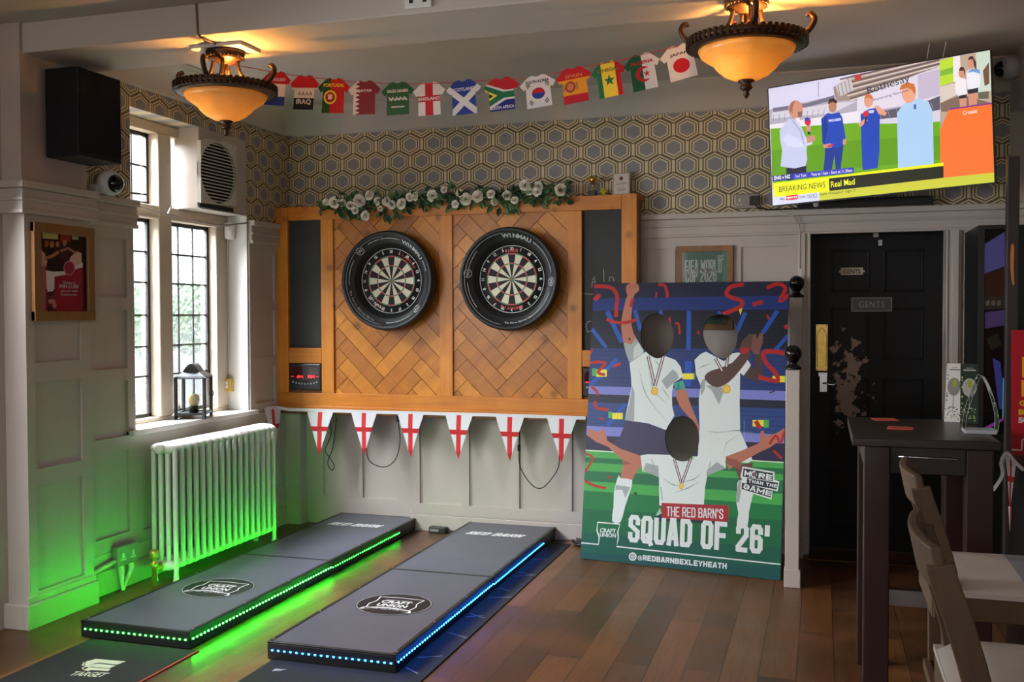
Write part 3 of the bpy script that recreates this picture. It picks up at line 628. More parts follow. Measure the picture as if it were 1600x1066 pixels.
# framed red poster on the pier
t = thing('framed_poster', 'oak framed red prize poster hanging on the left pier', 'poster', (-3.605, 4.07, 1.47))
y0, y1, z0, z1, fw = 3.864, 4.279, 1.475, 1.95, .048
m = MB(); m.box(-3.607, -3.582, y0, y1, z0, z0+fw, OAKF).box(-3.607, -3.582, y0, y1, z1-fw, z1, OAKF).box(-3.607, -3.583, y0, y0+fw, z0, z1, OAKF).box(-3.607, -3.583, y1-fw, y1, z0, z1, OAKF); m.build('frame', t, bev=.003)
PO = Plane((-3.597, 0, 0), (0, 1, 0), (0, 0, 1))
def P5(l): return [PO.px(30+.15957*x, 340+.15957*y) for x, y in l]
a, b, c, d = y0+fw-.003, y1-fw+.003, z0+fw-.003, z1-fw+.003
K = ink; red, wht = K(150, 22, 44, .25), K(220, 214, 212, .25)
skin = K(176, 116, 84, .25)
regs = [(P5([(170, 100), (620, 140), (620, 470), (170, 470)]), K(52, 22, 20, .25)), (P5([(228, 115), (382, 125), (380, 215), (228, 205)]), K(190, 180, 96, .25)), (P5([(515, 158), (580, 165), (580, 220), (515, 215)]), K(160, 170, 120, .25)),
        (P5([(410, 150), (500, 160), (500, 240), (400, 235)]), K(150, 46, 40, .25)), (P5([(240, 225), (290, 230), (285, 290), (245, 285)]), K(176, 80, 30, .25)),
        (P5(ell(320, 265, 22, 34)), skin), (P5(ell(376, 262, 18, 28)), skin), (P5(ell(445, 250, 20, 30)), skin), (P5(ell(225, 250, 30, 42)), K(40, 24, 22, .25)), (P5(ell(545, 265, 34, 48)), K(36, 22, 20, .25)),
        (P5([(280, 300), (340, 290), (345, 400), (285, 420)]), K(26, 22, 26, .25)), (P5([(400, 290), (470, 280), (460, 420), (400, 400)]), K(70, 26, 34, .25)),
        (P5([(185, 330), (215, 315), (250, 350), (275, 430), (265, 490), (185, 480)]), K(206, 160, 150, .25)), (P5([(500, 390), (560, 330), (610, 350), (612, 450), (540, 480), (490, 430)]), K(214, 176, 160, .25)),
        (P5(stroke([(250, 400), (320, 380), (385, 335)], 30)), skin), (P5(stroke([(560, 350), (480, 300), (400, 330)], 22)), skin), (P5(stroke([(270, 460), (440, 470), (470, 520), (300, 520)], 30)), K(18, 14, 18, .25)),
        (P5([(165, 480), (200, 495), (280, 520), (345, 530), (440, 525), (540, 480), (622, 440), (622, 490), (540, 510), (450, 560), (345, 580), (345, 700), (165, 700)]), wht),
        (P5([(345, 580), (450, 560), (540, 510), (622, 488), (626, 950), (345, 950)]), red), (P5([(165, 500), (260, 470), (275, 950), (165, 950)]), red), (P5([(190, 480), (255, 475), (265, 930), (215, 930)]), K(186, 96, 110, .25)),
        (P5([(270, 560), (340, 555), (335, 720), (275, 730)]), K(226, 214, 214, .25)), (P5([(262, 730), (345, 722), (362, 940), (260, 945)]), K(110, 40, 44, .25)), (P5(ell(305, 745, 30, 22)), K(60, 26, 26, .25)), (P5(ell(318, 820, 34, 24)), K(196, 130, 124, .25)), (P5(ell(300, 890, 30, 24)), K(60, 20, 26, .25)), (P5(ell(345, 860, 22, 28)), K(190, 110, 112, .25)),
        (P5(ell(490, 495, 56, 72)), K(206, 120, 132, .25)), (P5(ell(490, 495, 48, 62)), K(150, 40, 62, .25))]
m = MB(); art(m, PO, rect(a, c, b, d), regs, K(40, 20, 22, .25)); m.box(-3.607, -3.5975, a, b, c, d, K(30, 20, 20)); po = m.build('poster', t)
m = MB()
for s, x0, x1, yb, h in (('Chances to', 430, 545, 648, .012), ('WIN £1,000', 387, 580, 698, .023), ('plus over 5,000', 405, 568, 733, .013), ('football prizes', 405, 568, 768, .013)):
    q = P5([(x0, yb), (x1, yb)]); bl = q[0]; ptext(m, PO, s, (30+.15957*x0, 340+.15957*yb), (30+.15957*x1, 340+.15957*(yb+2)), h, wht, .001)
m.build('lettering', po)
# extractor fan on the boxed corner
t = thing('extractor_fan', 'white extractor fan with round black grille above the window', 'fan', (-3.64, 5.45, 2.2))
FP = Plane((-3.665, 0, 0), (0, 1, 0), (0, 0, 1)); fx = lambda l: [FP.px(*p) for p in l]
cy, cz = FP.px(342, 271); ry_ = FP.px(369, 271)[0]-cy; rz_ = FP.px(342, 224)[1]-cz
m = MB(); slab(m, FP, fx(cr([(314, 219), (326, 217), (352, 221), (370, 228), (369, 322), (352, 321), (314, 317)], 1)), .027, mat('fan_white', (214, 210, 202), .35), [ell(cy, cz, ry_, rz_, 40)]); m.build('housing', t, bev=.004)
m = MB(); m.add([FP.to(*p, -.022) for p in ell(cy, cz, ry_*1.02, rz_*1.02, 40)], [list(range(40))], mat('fan_void', (9, 9, 10), .8)); m.build('duct', t)
m = MB()
for i in range(18):
    q = -.93+1.86*i/17; hw = ry_*sqrt(1-q*q); m.box(-3.672, -3.663, cy-hw, cy+hw, cz+q*rz_-.0032, cz+q*rz_+.0032, MC['fan_white'])
m.build('grille', t)
q = fx([(314, 319), (367, 335)]); m = MB(); m.box(-3.69, -3.675, q[0][0], q[1][0], 2.172, 2.20, BLACK); m.build('base_plate', t)
text_m = MB(); text(text_m, FP, 'Xpelair', cy-.03, cz+rz_+.012, cy+.03, cz+rz_+.022, ink(120, 118, 116)); text_m.build('maker_mark', t)
t = thing('motion_sensor', 'small white motion sensor beside the window head', 'sensor', (-3.80, 5.86, 2.0))
m = MB(); m.lathe([(.022, -.06), (.034, -.05), (.036, .03), (.03, .05), (.0, .055)], (-3.80, 5.842, 2.07), WHITE, 20); m.build('housing', t)
m = MB(); m.box(-3.82, -3.78, 5.80, 5.812, 2.095, 2.10, BLACK); m.build('lens_slot', t)
m = MB(); m.tube(cr([(-3.835, 5.868, .87), (-3.833, 5.868, 1.2), (-3.835, 5.868, 1.6), (-3.833, 5.868, 1.95), (-3.825, 5.862, 2.02)], 3, False), .006, ink(206, 196, 184), 8)
tag(m.build('sensor_cable', loc=(-3.835, 5.868, .87)), 'painted cable running down the window reveal to the brass box', 'cable')
t = thing('thermostat', 'small brass framed thermostat on the window reveal', 'thermostat', (-3.86, 5.87, 1.03))
m = MB(); m.box(-3.885, -3.80, 5.835, 5.872, .985, 1.075, BRASS); m.build('frame', t, bev=.006)
m = MB(); m.box(-3.863, -3.822, 5.83, 5.836, 1.008, 1.052, WHITE); m.lathe([(.005, 0), (.005, .006), (0, .006)], (-3.832, 5.83, 1.03), BRASS, 10, ax=(0, -1, 0)); m.build('dial', t)
m = MB(); m.tube(cr([onX(218, 322, -3.80), onX(262, 335, -3.78), onX(300, 344, -3.74), onX(345, 352, -3.70), onX(388, 348, -3.66)], 4, False), .005, ink(160, 148, 138), 8); m.tube([onX(262, 335, -3.79), onX(268, 322, -3.79)], .006, WHITE, 8)
tag(m.build('window_cable', loc=(-3.78, 5.3, 2.1)), 'thin cable draped across the transom of the window', 'cable')
# lantern on the sill
t = thing('lantern', 'black metal and glass candle lantern standing on the window sill', 'lantern', (-3.76, 5.36, .86))
lx, ly, rz = -3.765, 5.37, .42; ca, sa = cos(rz), sin(rz)
def L(a, b, z): return (lx+a*ca-b*sa, ly+a*sa+b*ca, .86+z)
IR = mat('lantern_iron', (40, 42, 45), .5, .4); W, D, Hh = .085, .115, .255
m = MB()
for sx in (-1, 1):
    for sy in (-1, 1): m.bar(L(sx*W, sy*D, 0), L(sx*W, sy*D, Hh), .016, .016, IR)
for z in (.03, Hh):
    for sx in (-1, 1): m.bar(L(sx*W, -D, z), L(sx*W, D, z), .014, .014, IR)
    for sy in (-1, 1): m.bar(L(-W, sy*D, z), L(W, sy*D, z), .014, .014, IR)
m.add([L(-W, -D, .03), L(W, -D, .03), L(W, D, .03), L(-W, D, .03)], [(0, 1, 2, 3)], IR); m.build('frame', t)
m = MB(); q = [L(sx*(W+.012), sy*(D+.012), Hh) for sx, sy in ((-1, -1), (1, -1), (1, 1), (-1, 1))]; r = [L(sx*.05, sy*.08, Hh+.035) for sx, sy in ((-1, -1), (1, -1), (1, 1), (-1, 1))]
m.add(q+r, [(0, 1, 5, 4), (1, 2, 6, 5), (2, 3, 7, 6), (3, 0, 4, 7), (4, 5, 6, 7)], mat('lantern_roof', (48, 50, 54), .4, .5))
arc = [(-.05+.1*i/10, .035+.05*sin(pi*i/10)) for i in range(11)]
m.prism([L(a, -.08, Hh+h) for a, h in arc], V(L(0, .08, 0))-V(L(0, -.08, 0)), IR); m.build('roof', t)
m = MB()
for sx in (-1, 1): m.add([L(sx*W, -D, .035), L(sx*W, D, .035), L(sx*W, D, Hh), L(sx*W, -D, Hh)], [(0, 1, 2, 3)], clear_glass())
for sy in (-1, 1): m.add([L(-W, sy*D, .035), L(W, sy*D, .035), L(W, sy*D, Hh), L(-W, sy*D, Hh)], [(0, 1, 2, 3)], clear_glass())
m.build('glass', t)
m = MB(); m.lathe([(.028, .031), (.03, .07), (.026, .075), (0, .074)], L(0, 0, 0), mat('candle_holder', (22, 24, 26), .4), 20); m.lathe([(.024, .075), (.034, .10), (.036, .118), (.03, .14), (.012, .148), (0, .149)], L(0, 0, 0), mat('candle_wax', (236, 214, 160), .4), 20); m.build('candle', t)
m = MB(); m.tube(cr([L(W, D, .12), L(W+.012, D+.01, .13), L(W+.012, D+.01, .15), L(W, D, .16)], 3, False), .003, IR, 6); m.build('latch', t)
# radiator: seventeen four-column sections
t = thing('radiator', 'white cast iron column radiator under the window', 'radiator', (-3.52, 5.27, 0))
m = MB(); xs = (-3.595, -3.548, -3.501, -3.454); y0 = 0.
for X in xs: m.tube(cr([(X, y0, .085), (X, y0, .14), (X, y0, .42), (X, y0, .70), (X, y0, .75)], 3, False), [.017]+[.0135]*11+[.017], RADW, 10)
for zc, s in ((.755, 1), (.095, 1)):
    m.ball((-3.5245, y0, zc), .030, RADW, 16, sc=(3.05, .95, 1.05))
    m.tube([(-3.5245, y0-.031, zc), (-3.5245, y0+.031, zc)], .026, RADW, 14)
sec = m.build('section', t, world=False); sec.location = V((0, 4.745, 0))-LOC[t.name]
for i in range(1, 17):
    c = sec.copy(); COL.objects.link(c); c.parent = t; c.location = V((0, 4.745+.0655*i, 0))-LOC[t.name]
for y in (4.745, 4.745+.0655*16):
    for X in (xs[0], xs[3]):
        m = MB(); m.lathe([(.020, 0), (.016, .015), (.013, .06), (.016, .09)], (X, y, 0), RADW, 12); m.build('leg', t)
m = MB(); m.lathe([(0, 0), (.03, .001), (.03, .014), (.02, .02), (0, .02)], (-3.53, 4.714, .755), RADW, 18, ax=(0, -1, 0)); m.build('end_plug', t)
m = MB(); m.tube([(-3.53, 4.74, .095), (-3.53, 4.66, .095)], .014, BRASS, 10)
for i in range(5): m.lathe([(.018, 0), (.018, .007)], (-3.53, 4.72-.012*i, .095), BRASS, 14, ax=(0, -1, 0))
m.lathe([(.013, 0), (.013, .10), (.02, .105), (.02, .13), (.012, .135), (.012, .15), (.024, .155), (.026, .19), (.02, .2), (0, .2)], (-3.53, 4.655, 0), BRASS, 16); tag(m.build('valve', t), 'brass radiator valve')
# double socket at the skirting
t = thing('wall_socket', 'double power socket with two plugs low on the left wall', 'socket', (-3.67, 4.57, .2))
m = MB(); m.box(-3.672, -3.63, 4.482, 4.652, .135, .245, ink(150, 150, 148, .35)); m.build('face_plate', t, bev=.006)
for y in (4.525, 4.605):
    m = MB(); m.box(-3.63, -3.627, y-.022, y+.022, .165, .175, WHITE).box(-3.63, -3.627, y-.008, y+.008, .178, .205, WHITE); m.build('outlet', t)
for y in (4.525, 4.605):
    m = MB(); m.tube(cr([(-3.65, y, .14), (-3.645, y, .10), (-3.645, (y+4.53)/2, .05), (-3.64, 4.53, .0)], 4, False), [.018]*5+[.014]*3+[.01]*5, WHITE, 10); m.build('conduit', t)
m = MB(); m.tube([(-3.65, 4.48, .17), (-3.65, 4.40, .16), (-3.655, 4.30, .14)], .012, WHITE, 10); m.build('conduit', t)

# ================================================================== DART OCHES
GREEN, BLUE = (30, 255, 40), (24, 116, 255)
def ramp(x0, x1, y0, ys, y1, glow, label, name):
    t = thing('dart_oche', label, 'raised platform', ((x0+x1)/2, (y0+y1)/2, 0.006), 'dart oche platforms')
    h = .082; edge = mat('ramp_edge', (18, 18, 19), .4); cx = (x0+x1)/2
    for a, b in ((y0, ys-.0015), (ys+.0015, y1)):
        m = MB(); m.box(x0, x1, a, b, .006, h-.006, edge); m.box(x0+.004, x1-.004, a+.002, b-.002, h-.006, h, RAMP)
        for e0, e1, f0, f1 in ((x0, x0+.018, a, b), (x1-.018, x1, a, b)): m.box(e0-.002, e1 if e0 == x0 else e1+.002, f0, f1, h-.008, h+.0015, edge)
        m.box(x0, x1, (a if a == y0 else b-.014), (a+.014 if a == y0 else b), h-.008, h+.0016, edge)
        m.build('deck', t, bev=.002)
    S = Plane((cx, 0, h+.0016), (1, 0, 0), (0, 1, 0))
    for sx in (-1, 1):
        for i in range(7):
            yy = y0+.04+(y1-y0-.08)*i/6; MB().lathe([(.005, 0), (.005, .0012), (0, .0013)], (cx+sx*((x1-x0)/2-.009), yy, h+.0012), STEEL, 8).build('screw', t)
    m = MB(); m.box(x0, x1, ys-.009, ys+.009, h-.004, h+.0014, edge); m.box(x0+.0, x1, ys-.07, ys-.066, h-.004, h+.0008, edge) if False else None; m.build('joint_strip', t)
    m = MB(); wt = ink(236, 236, 238); bk = ink(24, 25, 27, .4); cy = y0+.665; r = .188
    art(m, S, ell(0, cy, r, r*.94, 48), [], bk, e=.0002)
    gob = [(-.115, .10), (-.10, .03), (-.118, -.02), (-.10, -.09), (-.13, -.075)]
    top = [(-.125, .105), (0, .095), (.125, .105)]
    sh = cr([(-.118, .10), (-.108, .03), (-.122, -.02), (-.108, -.095)], 5, False)
    for p in (stroke([(q[0], cy+q[1]) for q in sh], .006), stroke([(-q[0], cy+q[1]) for q in sh], .006), stroke([(-.121, cy+.10), (0, cy+.108), (.121, cy+.10)], .006), stroke([(-.07, cy+.062), (.07, cy+.062)], .003), stroke([(-.07, cy-.058), (.07, cy-.058)], .003)):
        art(m, S, p, [], wt, e=.0006)
    rib = [(-.135, cy-.115)]+[(-.125+.25*i/10, cy-.083+.022*sin(pi*i/10)) for i in range(11)]+[(.135, cy-.115), (.118, cy-.118)]+[(.11-.22*i/10, cy-.112+.02*sin(pi*i/10)) for i in range(11)]
    art(m, S, rib, [], wt, e=.0006); rr = [(x*.9, cy-.098+(y-cy+.098)*.62) for x, y in rib]; art(m, S, rr, [], bk, e=.0008)
    ring = [(.183*cos(2*pi*i/64), cy+.172*sin(2*pi*i/64)) for i in range(65)]; art(m, S, stroke(ring, .0022), [], wt, e=.0006)
    text(m, S, 'CRAFT', -.078, cy+.008, .078, cy+.052, wt, .0006, .03); text(m, S, 'UNION', -.078, cy-.046, .078, cy-.002, wt, .0006, .03)
    for i, chs in enumerate(('MORE', 'THAN', 'A', 'PUB')): text(m, S, chs, -.075+.042*i-(.0 if i < 3 else .02), cy-.096, -.042+.042*i-(.018 if i == 2 else 0)-(0 if i < 3 else .02), cy-.085, wt, .001)
    m.build('logo', t)
    m = MB(); block(m, S, 'RED BARN', (-.205, y0+2.232), (.165, y0+2.232), .085, wt, .0005, .58, .14, .3); m.build('lettering', t)
    def strip(pts, n, per, pw=1.):
        m = MB()
        for (a, b, nrm) in pts:
            a, b, nrm = V(a), V(b), V(nrm); d = (b-a); Ln = d.length; d.normalize(); up = V((0, 0, 1))
            m.obox((a+b)/2+nrm*.0008, (d, up, nrm), (Ln/2, .005, .0008), ink(40, 42, 42))
            k = int(Ln/per)
            for i in range(k): m.obox(a+d*(Ln*(i+.5)/k)+nrm*.0022, (d, up, nrm), (.0040, .0030, .0016), emit('led_%s_%d' % (name, int(pw*10)), glow, LEDP[name]*pw*1.9))
        return tag(m.build('led_strip', t), '%s glowing LED strip' % name)
    zz = .046
    strip([((x0+.01, y0, zz), (x1-.005, y0, zz), (0, -1, 0))], 0, .029)
    strip([((x1, y0+.01, zz), (x1, ys, zz-.001), (1, 0, 0))], 0, .029, 2.8 if name == 'green' else 2.)
    strip([((x1, ys, zz-.006), (x1, y1-.30, zz-.006), (1, 0, 0))], 0, .029, .6 if name == 'green' else 1.4)
    strip([((x0, y1-.6, zz), (x0, y0+.03, zz), (-1, 0, 0))], 0, .029, 4.6 if name == 'green' else 1.)
    return t
LEDP = {'green': 42., 'blue': 26.}
ramp(-3.285, -2.697, 3.795, 5.15, 6.425, GREEN, 'dark raised throwing platform edged with green lights, beside the radiator', 'green')
ramp(-2.295, -1.69, 3.785, 5.08, 6.405, BLUE, 'dark raised throwing platform edged with blue lights, right of the green one', 'blue')
t = thing('dart_mat', 'black dart mat with target emblem in front of the green platform', 'mat', (-2.93, 2.3, 0), 'dart mats')
m = MB(); m.box(-3.225, -2.655, .9, 3.79, 0, .005, CARPET); m.build('mat', t)
m = MB(); m.box(-2.655, -2.645, .9, 3.79, 0, .0055, ink(150, 66, 42, .8)); m.build('edge_band', t)
S = Plane((-2.945, 3.46, .0055), (1, 0, 0), (0, 1, 0)); m = MB(); tw = ink(176, 186, 160, .8)
def Z7(l): return [tuple((onZ(80+.3875*x, 780+.3875*y, .0055)-S.o)[:2]) for x, y in l]
for p in ([(125, 660), (180, 645), (302, 655), (265, 668), (190, 660), (140, 672)], [(135, 672), (190, 664), (262, 672), (232, 683), (160, 676), (128, 690)], [(122, 680), (150, 678), (240, 686), (230, 694), (160, 690), (148, 694), (128, 690)], [(122, 668), (150, 650), (130, 670), (150, 690)]):
    art(m, S, Z7(p), [], tw, .0003)
ptext(m, S, 'TARGET', (80+.3875*72, 780+.3875*712), (80+.3875*212, 780+.3875*719), .05, tw, .0003, .02, .3); m.build('emblem', t)
t = thing('dart_mat', 'long black dart mat running under the blue lit platform', 'mat', (-1.93, 4.0, 0), 'dart mats')
m = MB(); m.box(-2.27, -1.555, 1.2, 6.27, 0, .005, CARPET); m.build('mat', t)
m = MB(); S = Plane((0, 0, .0053), (1, 0, 0), (0, 1, 0)); wm = ink(150, 160, 170, .8)
for i, yy in enumerate((3.86, 3.99, 4.35, 4.60, 4.66, 4.95, 5.15, 5.4, 5.5, 5.8)): art(m, S, stroke([(-1.675, yy), (-1.60+.02*(i % 3), yy+.05*((i % 2)*2-1))], .006), [], wm)
art(m, S, [(-2.20, 3.66), (-2.165, 3.675), (-2.15, 3.70), (-2.17, 3.69), (-2.20, 3.69)], [], wm); m.build('markings', t)
t = thing('power_adapter', 'small black power adapter on the floor between the platforms', 'adapter', (-2.51, 6.37, 0))
m = MB(); m.box(-2.575, -2.452, 6.335, 6.385, 0, .042, BLACK); m.build('case', t, bev=.004)
m = MB(); m.box(-2.565, -2.50, 6.332, 6.336, .012, .030, ink(130, 130, 132)); m.build('rating_label', t)
m = MB(); m.tube(cr([(-2.455, 6.36, .02), (-2.40, 6.365, .015), (-2.36, 6.37, .006), (-2.31, 6.37, .006)], 4, False), .004, GREYCAB, 8); m.build('lead', t)
t = thing('cable_bundle', 'tangle of black leads on the floor behind the player cutout', 'cables', (-1.52, 6.2, 0))
rnd = random.Random(5)
for k in range(5):
    pts = [(-1.54+.045*i+rnd.uniform(-.02, .02), 6.33-.05*i+rnd.uniform(-.05, .05), .008+.02*rnd.random()) for i in range(7)]
    MB().tube(cr(pts, 4, False), .006, GREYCAB, 8).build('lead', t)
MB().box(-1.52, -1.46, 6.26, 6.33, .0, .03, BLACK).build('plug', t)
# ================================================================== DART WALL
t = thing('dartboard_station', 'wide orange pine dartboard surround with herringbone panels on the back wall', 'wood panel', (-2.4, 6.34, .84))
m = MB(); m.box(-3.686, -1.116, 6.275, 6.395, .845, 2.25, wood('pine_side', (120, 66, 18), (166, 104, 42), 'Z')); m.build('backing', t)
for x0, x1, z0, z1, mm in ((-3.689, -3.593, .955, 2.255, PINE_V), (-3.335, -3.238, .955, 2.165, PINE_V), (-2.452, -2.356, .955, 2.165, PINE_V), (-1.567, -1.471, .955, 2.165, PINE_V), (-1.214, -1.116, .955, 2.262, PINE_V),
                           (-3.593, -1.214, 2.165, 2.258, PINE_H), (-3.689, -1.116, .865, .955, PINE_H), (-3.593, -3.335, 1.164, 1.27, PINE_H), (-1.471, -1.214, 1.164, 1.27, PINE_H)):
    MB().box(x0+.0006, x1-.0006, 6.24, 6.30, z0, z1, mm).build('rail' if mm is PINE_H else 'stile', t, bev=.003)
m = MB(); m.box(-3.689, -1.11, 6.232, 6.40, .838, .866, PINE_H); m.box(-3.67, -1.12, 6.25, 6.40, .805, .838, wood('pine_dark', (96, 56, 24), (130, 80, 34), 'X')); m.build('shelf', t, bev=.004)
m = MB(); m.box(-3.68, -1.108, 6.30, 6.44, 2.23, 2.262, PINE_H); m.build('top_board', t)
def clip(poly, x0, x1, y0, y1):
    for ax, lim, sg in ((0, x0, 1), (0, x1, -1), (1, y0, 1), (1, y1, -1)):
        out = []
        for i in range(len(poly)):
            a, b = poly[i], poly[(i+1) % len(poly)]; da, db = sg*(a[ax]-lim), sg*(b[ax]-lim)
            if da >= 0: out.append(a)
            if da*db < 0: s = da/(da-db); out.append((a[0]+(b[0]-a[0])*s, a[1]+(b[1]-a[1])*s))
        poly = out
        if len(poly) < 3: return []
    return poly
def herringbone(x0, x1, z0, z1, seed):
    m = MB(); rnd = random.Random(seed); w_, n_ = .098, 4; Lg = w_*n_; g = .0016; c = sqrt(.5); ox, oz = (x0+x1)/2-.02, (z0+z1)/2+.06
    m.box(x0, x1, 6.262, 6.28, z0, z1, mat('gap_dark', (38, 22, 12), .8))
    for k in range(-24, 25):
        for j in range(-8, 9):
            for d in (0, 1):
                a, b = (k*w_-j*Lg, k*w_+j*Lg) if d == 0 else (k*w_+Lg-j*Lg, k*w_+w_-Lg+j*Lg)
                sx, sy = (Lg, w_) if d == 0 else (w_, Lg)
                q = [(a+g, b+g), (a+sx-g, b+g), (a+sx-g, b+sy-g), (a+g, b+sy-g)]
                q = [(ox+(u-v)*c, oz+(u+v)*c) for u, v in q]; q = clip(q, x0, x1, z0, z1)
                if len(q) < 3: continue
                y = 6.254+rnd.uniform(-.0015, .0015)
                m.prism([(p[0], y, p[1]) for p in q], (0, .01, 0), HERR[(1-d)*3+rnd.randrange(3)])
    return m.build('herringbone_panel', t)
herringbone(-3.238, -2.452, .955, 2.165, 1); herringbone(-2.356, -1.567, .955, 2.165, 2)
CH = Plane((0, 6.268, 0), (1, 0, 0), (0, 0, 1))
for x0, x1 in ((-3.593, -3.335), (-1.471, -1.214)):
    m = MB(); m.box(x0, x1, 6.268, 6.28, 1.27, 2.165, CHALKB); cb = tag(m.build('chalkboard', t), 'black chalkboard')
m = MB(); ck = ink(150, 150, 148, .9)
def pc(l): return [CH.px(*p) for p in l]
def chp(l): return pc([(880+.26264*x, 360+.26264*y) for x, y in l])
for s in ([(170, 340), (175, 290), (185, 275), (192, 320)], [(168, 312), (195, 305)], [(240, 230), (242, 305)], [(275, 305), (277, 278), (295, 278), (303, 305)], [(118, 378), (180, 380)], [(165, 540), (145, 545), (135, 570), (145, 605), (165, 600)]):
    art(m, CH, stroke(chp(s), .006), [], ck, e=.001)
m.build('chalk_writing', cb)
# electronic scorers let into the frame
def scorer(x0, x1, z0, z1, label, digits):
    t = thing('score_display', label, 'score display', ((x0+x1)/2, 6.26, z0), 'electronic dart scorers')
    m = MB(); m.box(x0, x1, 6.242, 6.272, z0, z1, BLACK); m.build('case', t, bev=.006)
    Sp = Plane(((x0+x1)/2, 6.241, (z0+z1)/2), (1, 0, 0), (0, 0, 1)); hw, hh = (x1-x0)/2, (z1-z0)/2
    m = MB(); art(m, Sp, cr([(-hw*.9, hh*.1), (-hw*.8, hh*.72), (0, hh*.82), (hw*.8, hh*.72), (hw*.9, hh*.1), (hw*.6, -hh*.12), (-hw*.6, -hh*.12)], 4), [], mat('scorer_window', (58, 18, 22), .12), .0005); sc = m.build('screen', t)
    if digits:
        m = MB(); rd = emit('led_digits', (255, 40, 40), 2.2); text(m, Sp, 'drt', -hw*.52, -hh*.08, -hw*.12, hh*.16, rd, .001, .02); text(m, Sp, '301', hw*.16, -hh*.08, hw*.6, hh*.16, rd, .001, .02)
        for sx in (-1, 1): art(m, Sp, rect(*sorted((sx*hw*.72, sx*hw*.88))[:1], hh*.02, sorted((sx*hw*.72, sx*hw*.88))[1], hh*.06), [], rd, .001)
    else:
        m = MB(); art(m, Sp, rect(-hw*.85, -.004, hw*.85, .002), [], emit('led_digits', (255, 40, 40), 2.2), .001)
    m.build('digits', sc)
    for i in range(9):
        a = -.8+1.6*i/8; m = MB(); m.lathe([(.0075, 0), (.006, .003), (0, .003)], Sp.to(hw*a*.95, -hh*(.30+.22*(1-a*a)), .0005), ink(196, 198, 204, .3), 10, ax=(0, -1, 0)); m.build('button', t)
scorer(-3.588, -3.342, .972, 1.158, 'electronic dart scorer showing red digits below left chalkboard', True)
scorer(-1.466, -1.219, .972, 1.158, 'electronic dart scorer half hidden behind the player cutout', False)
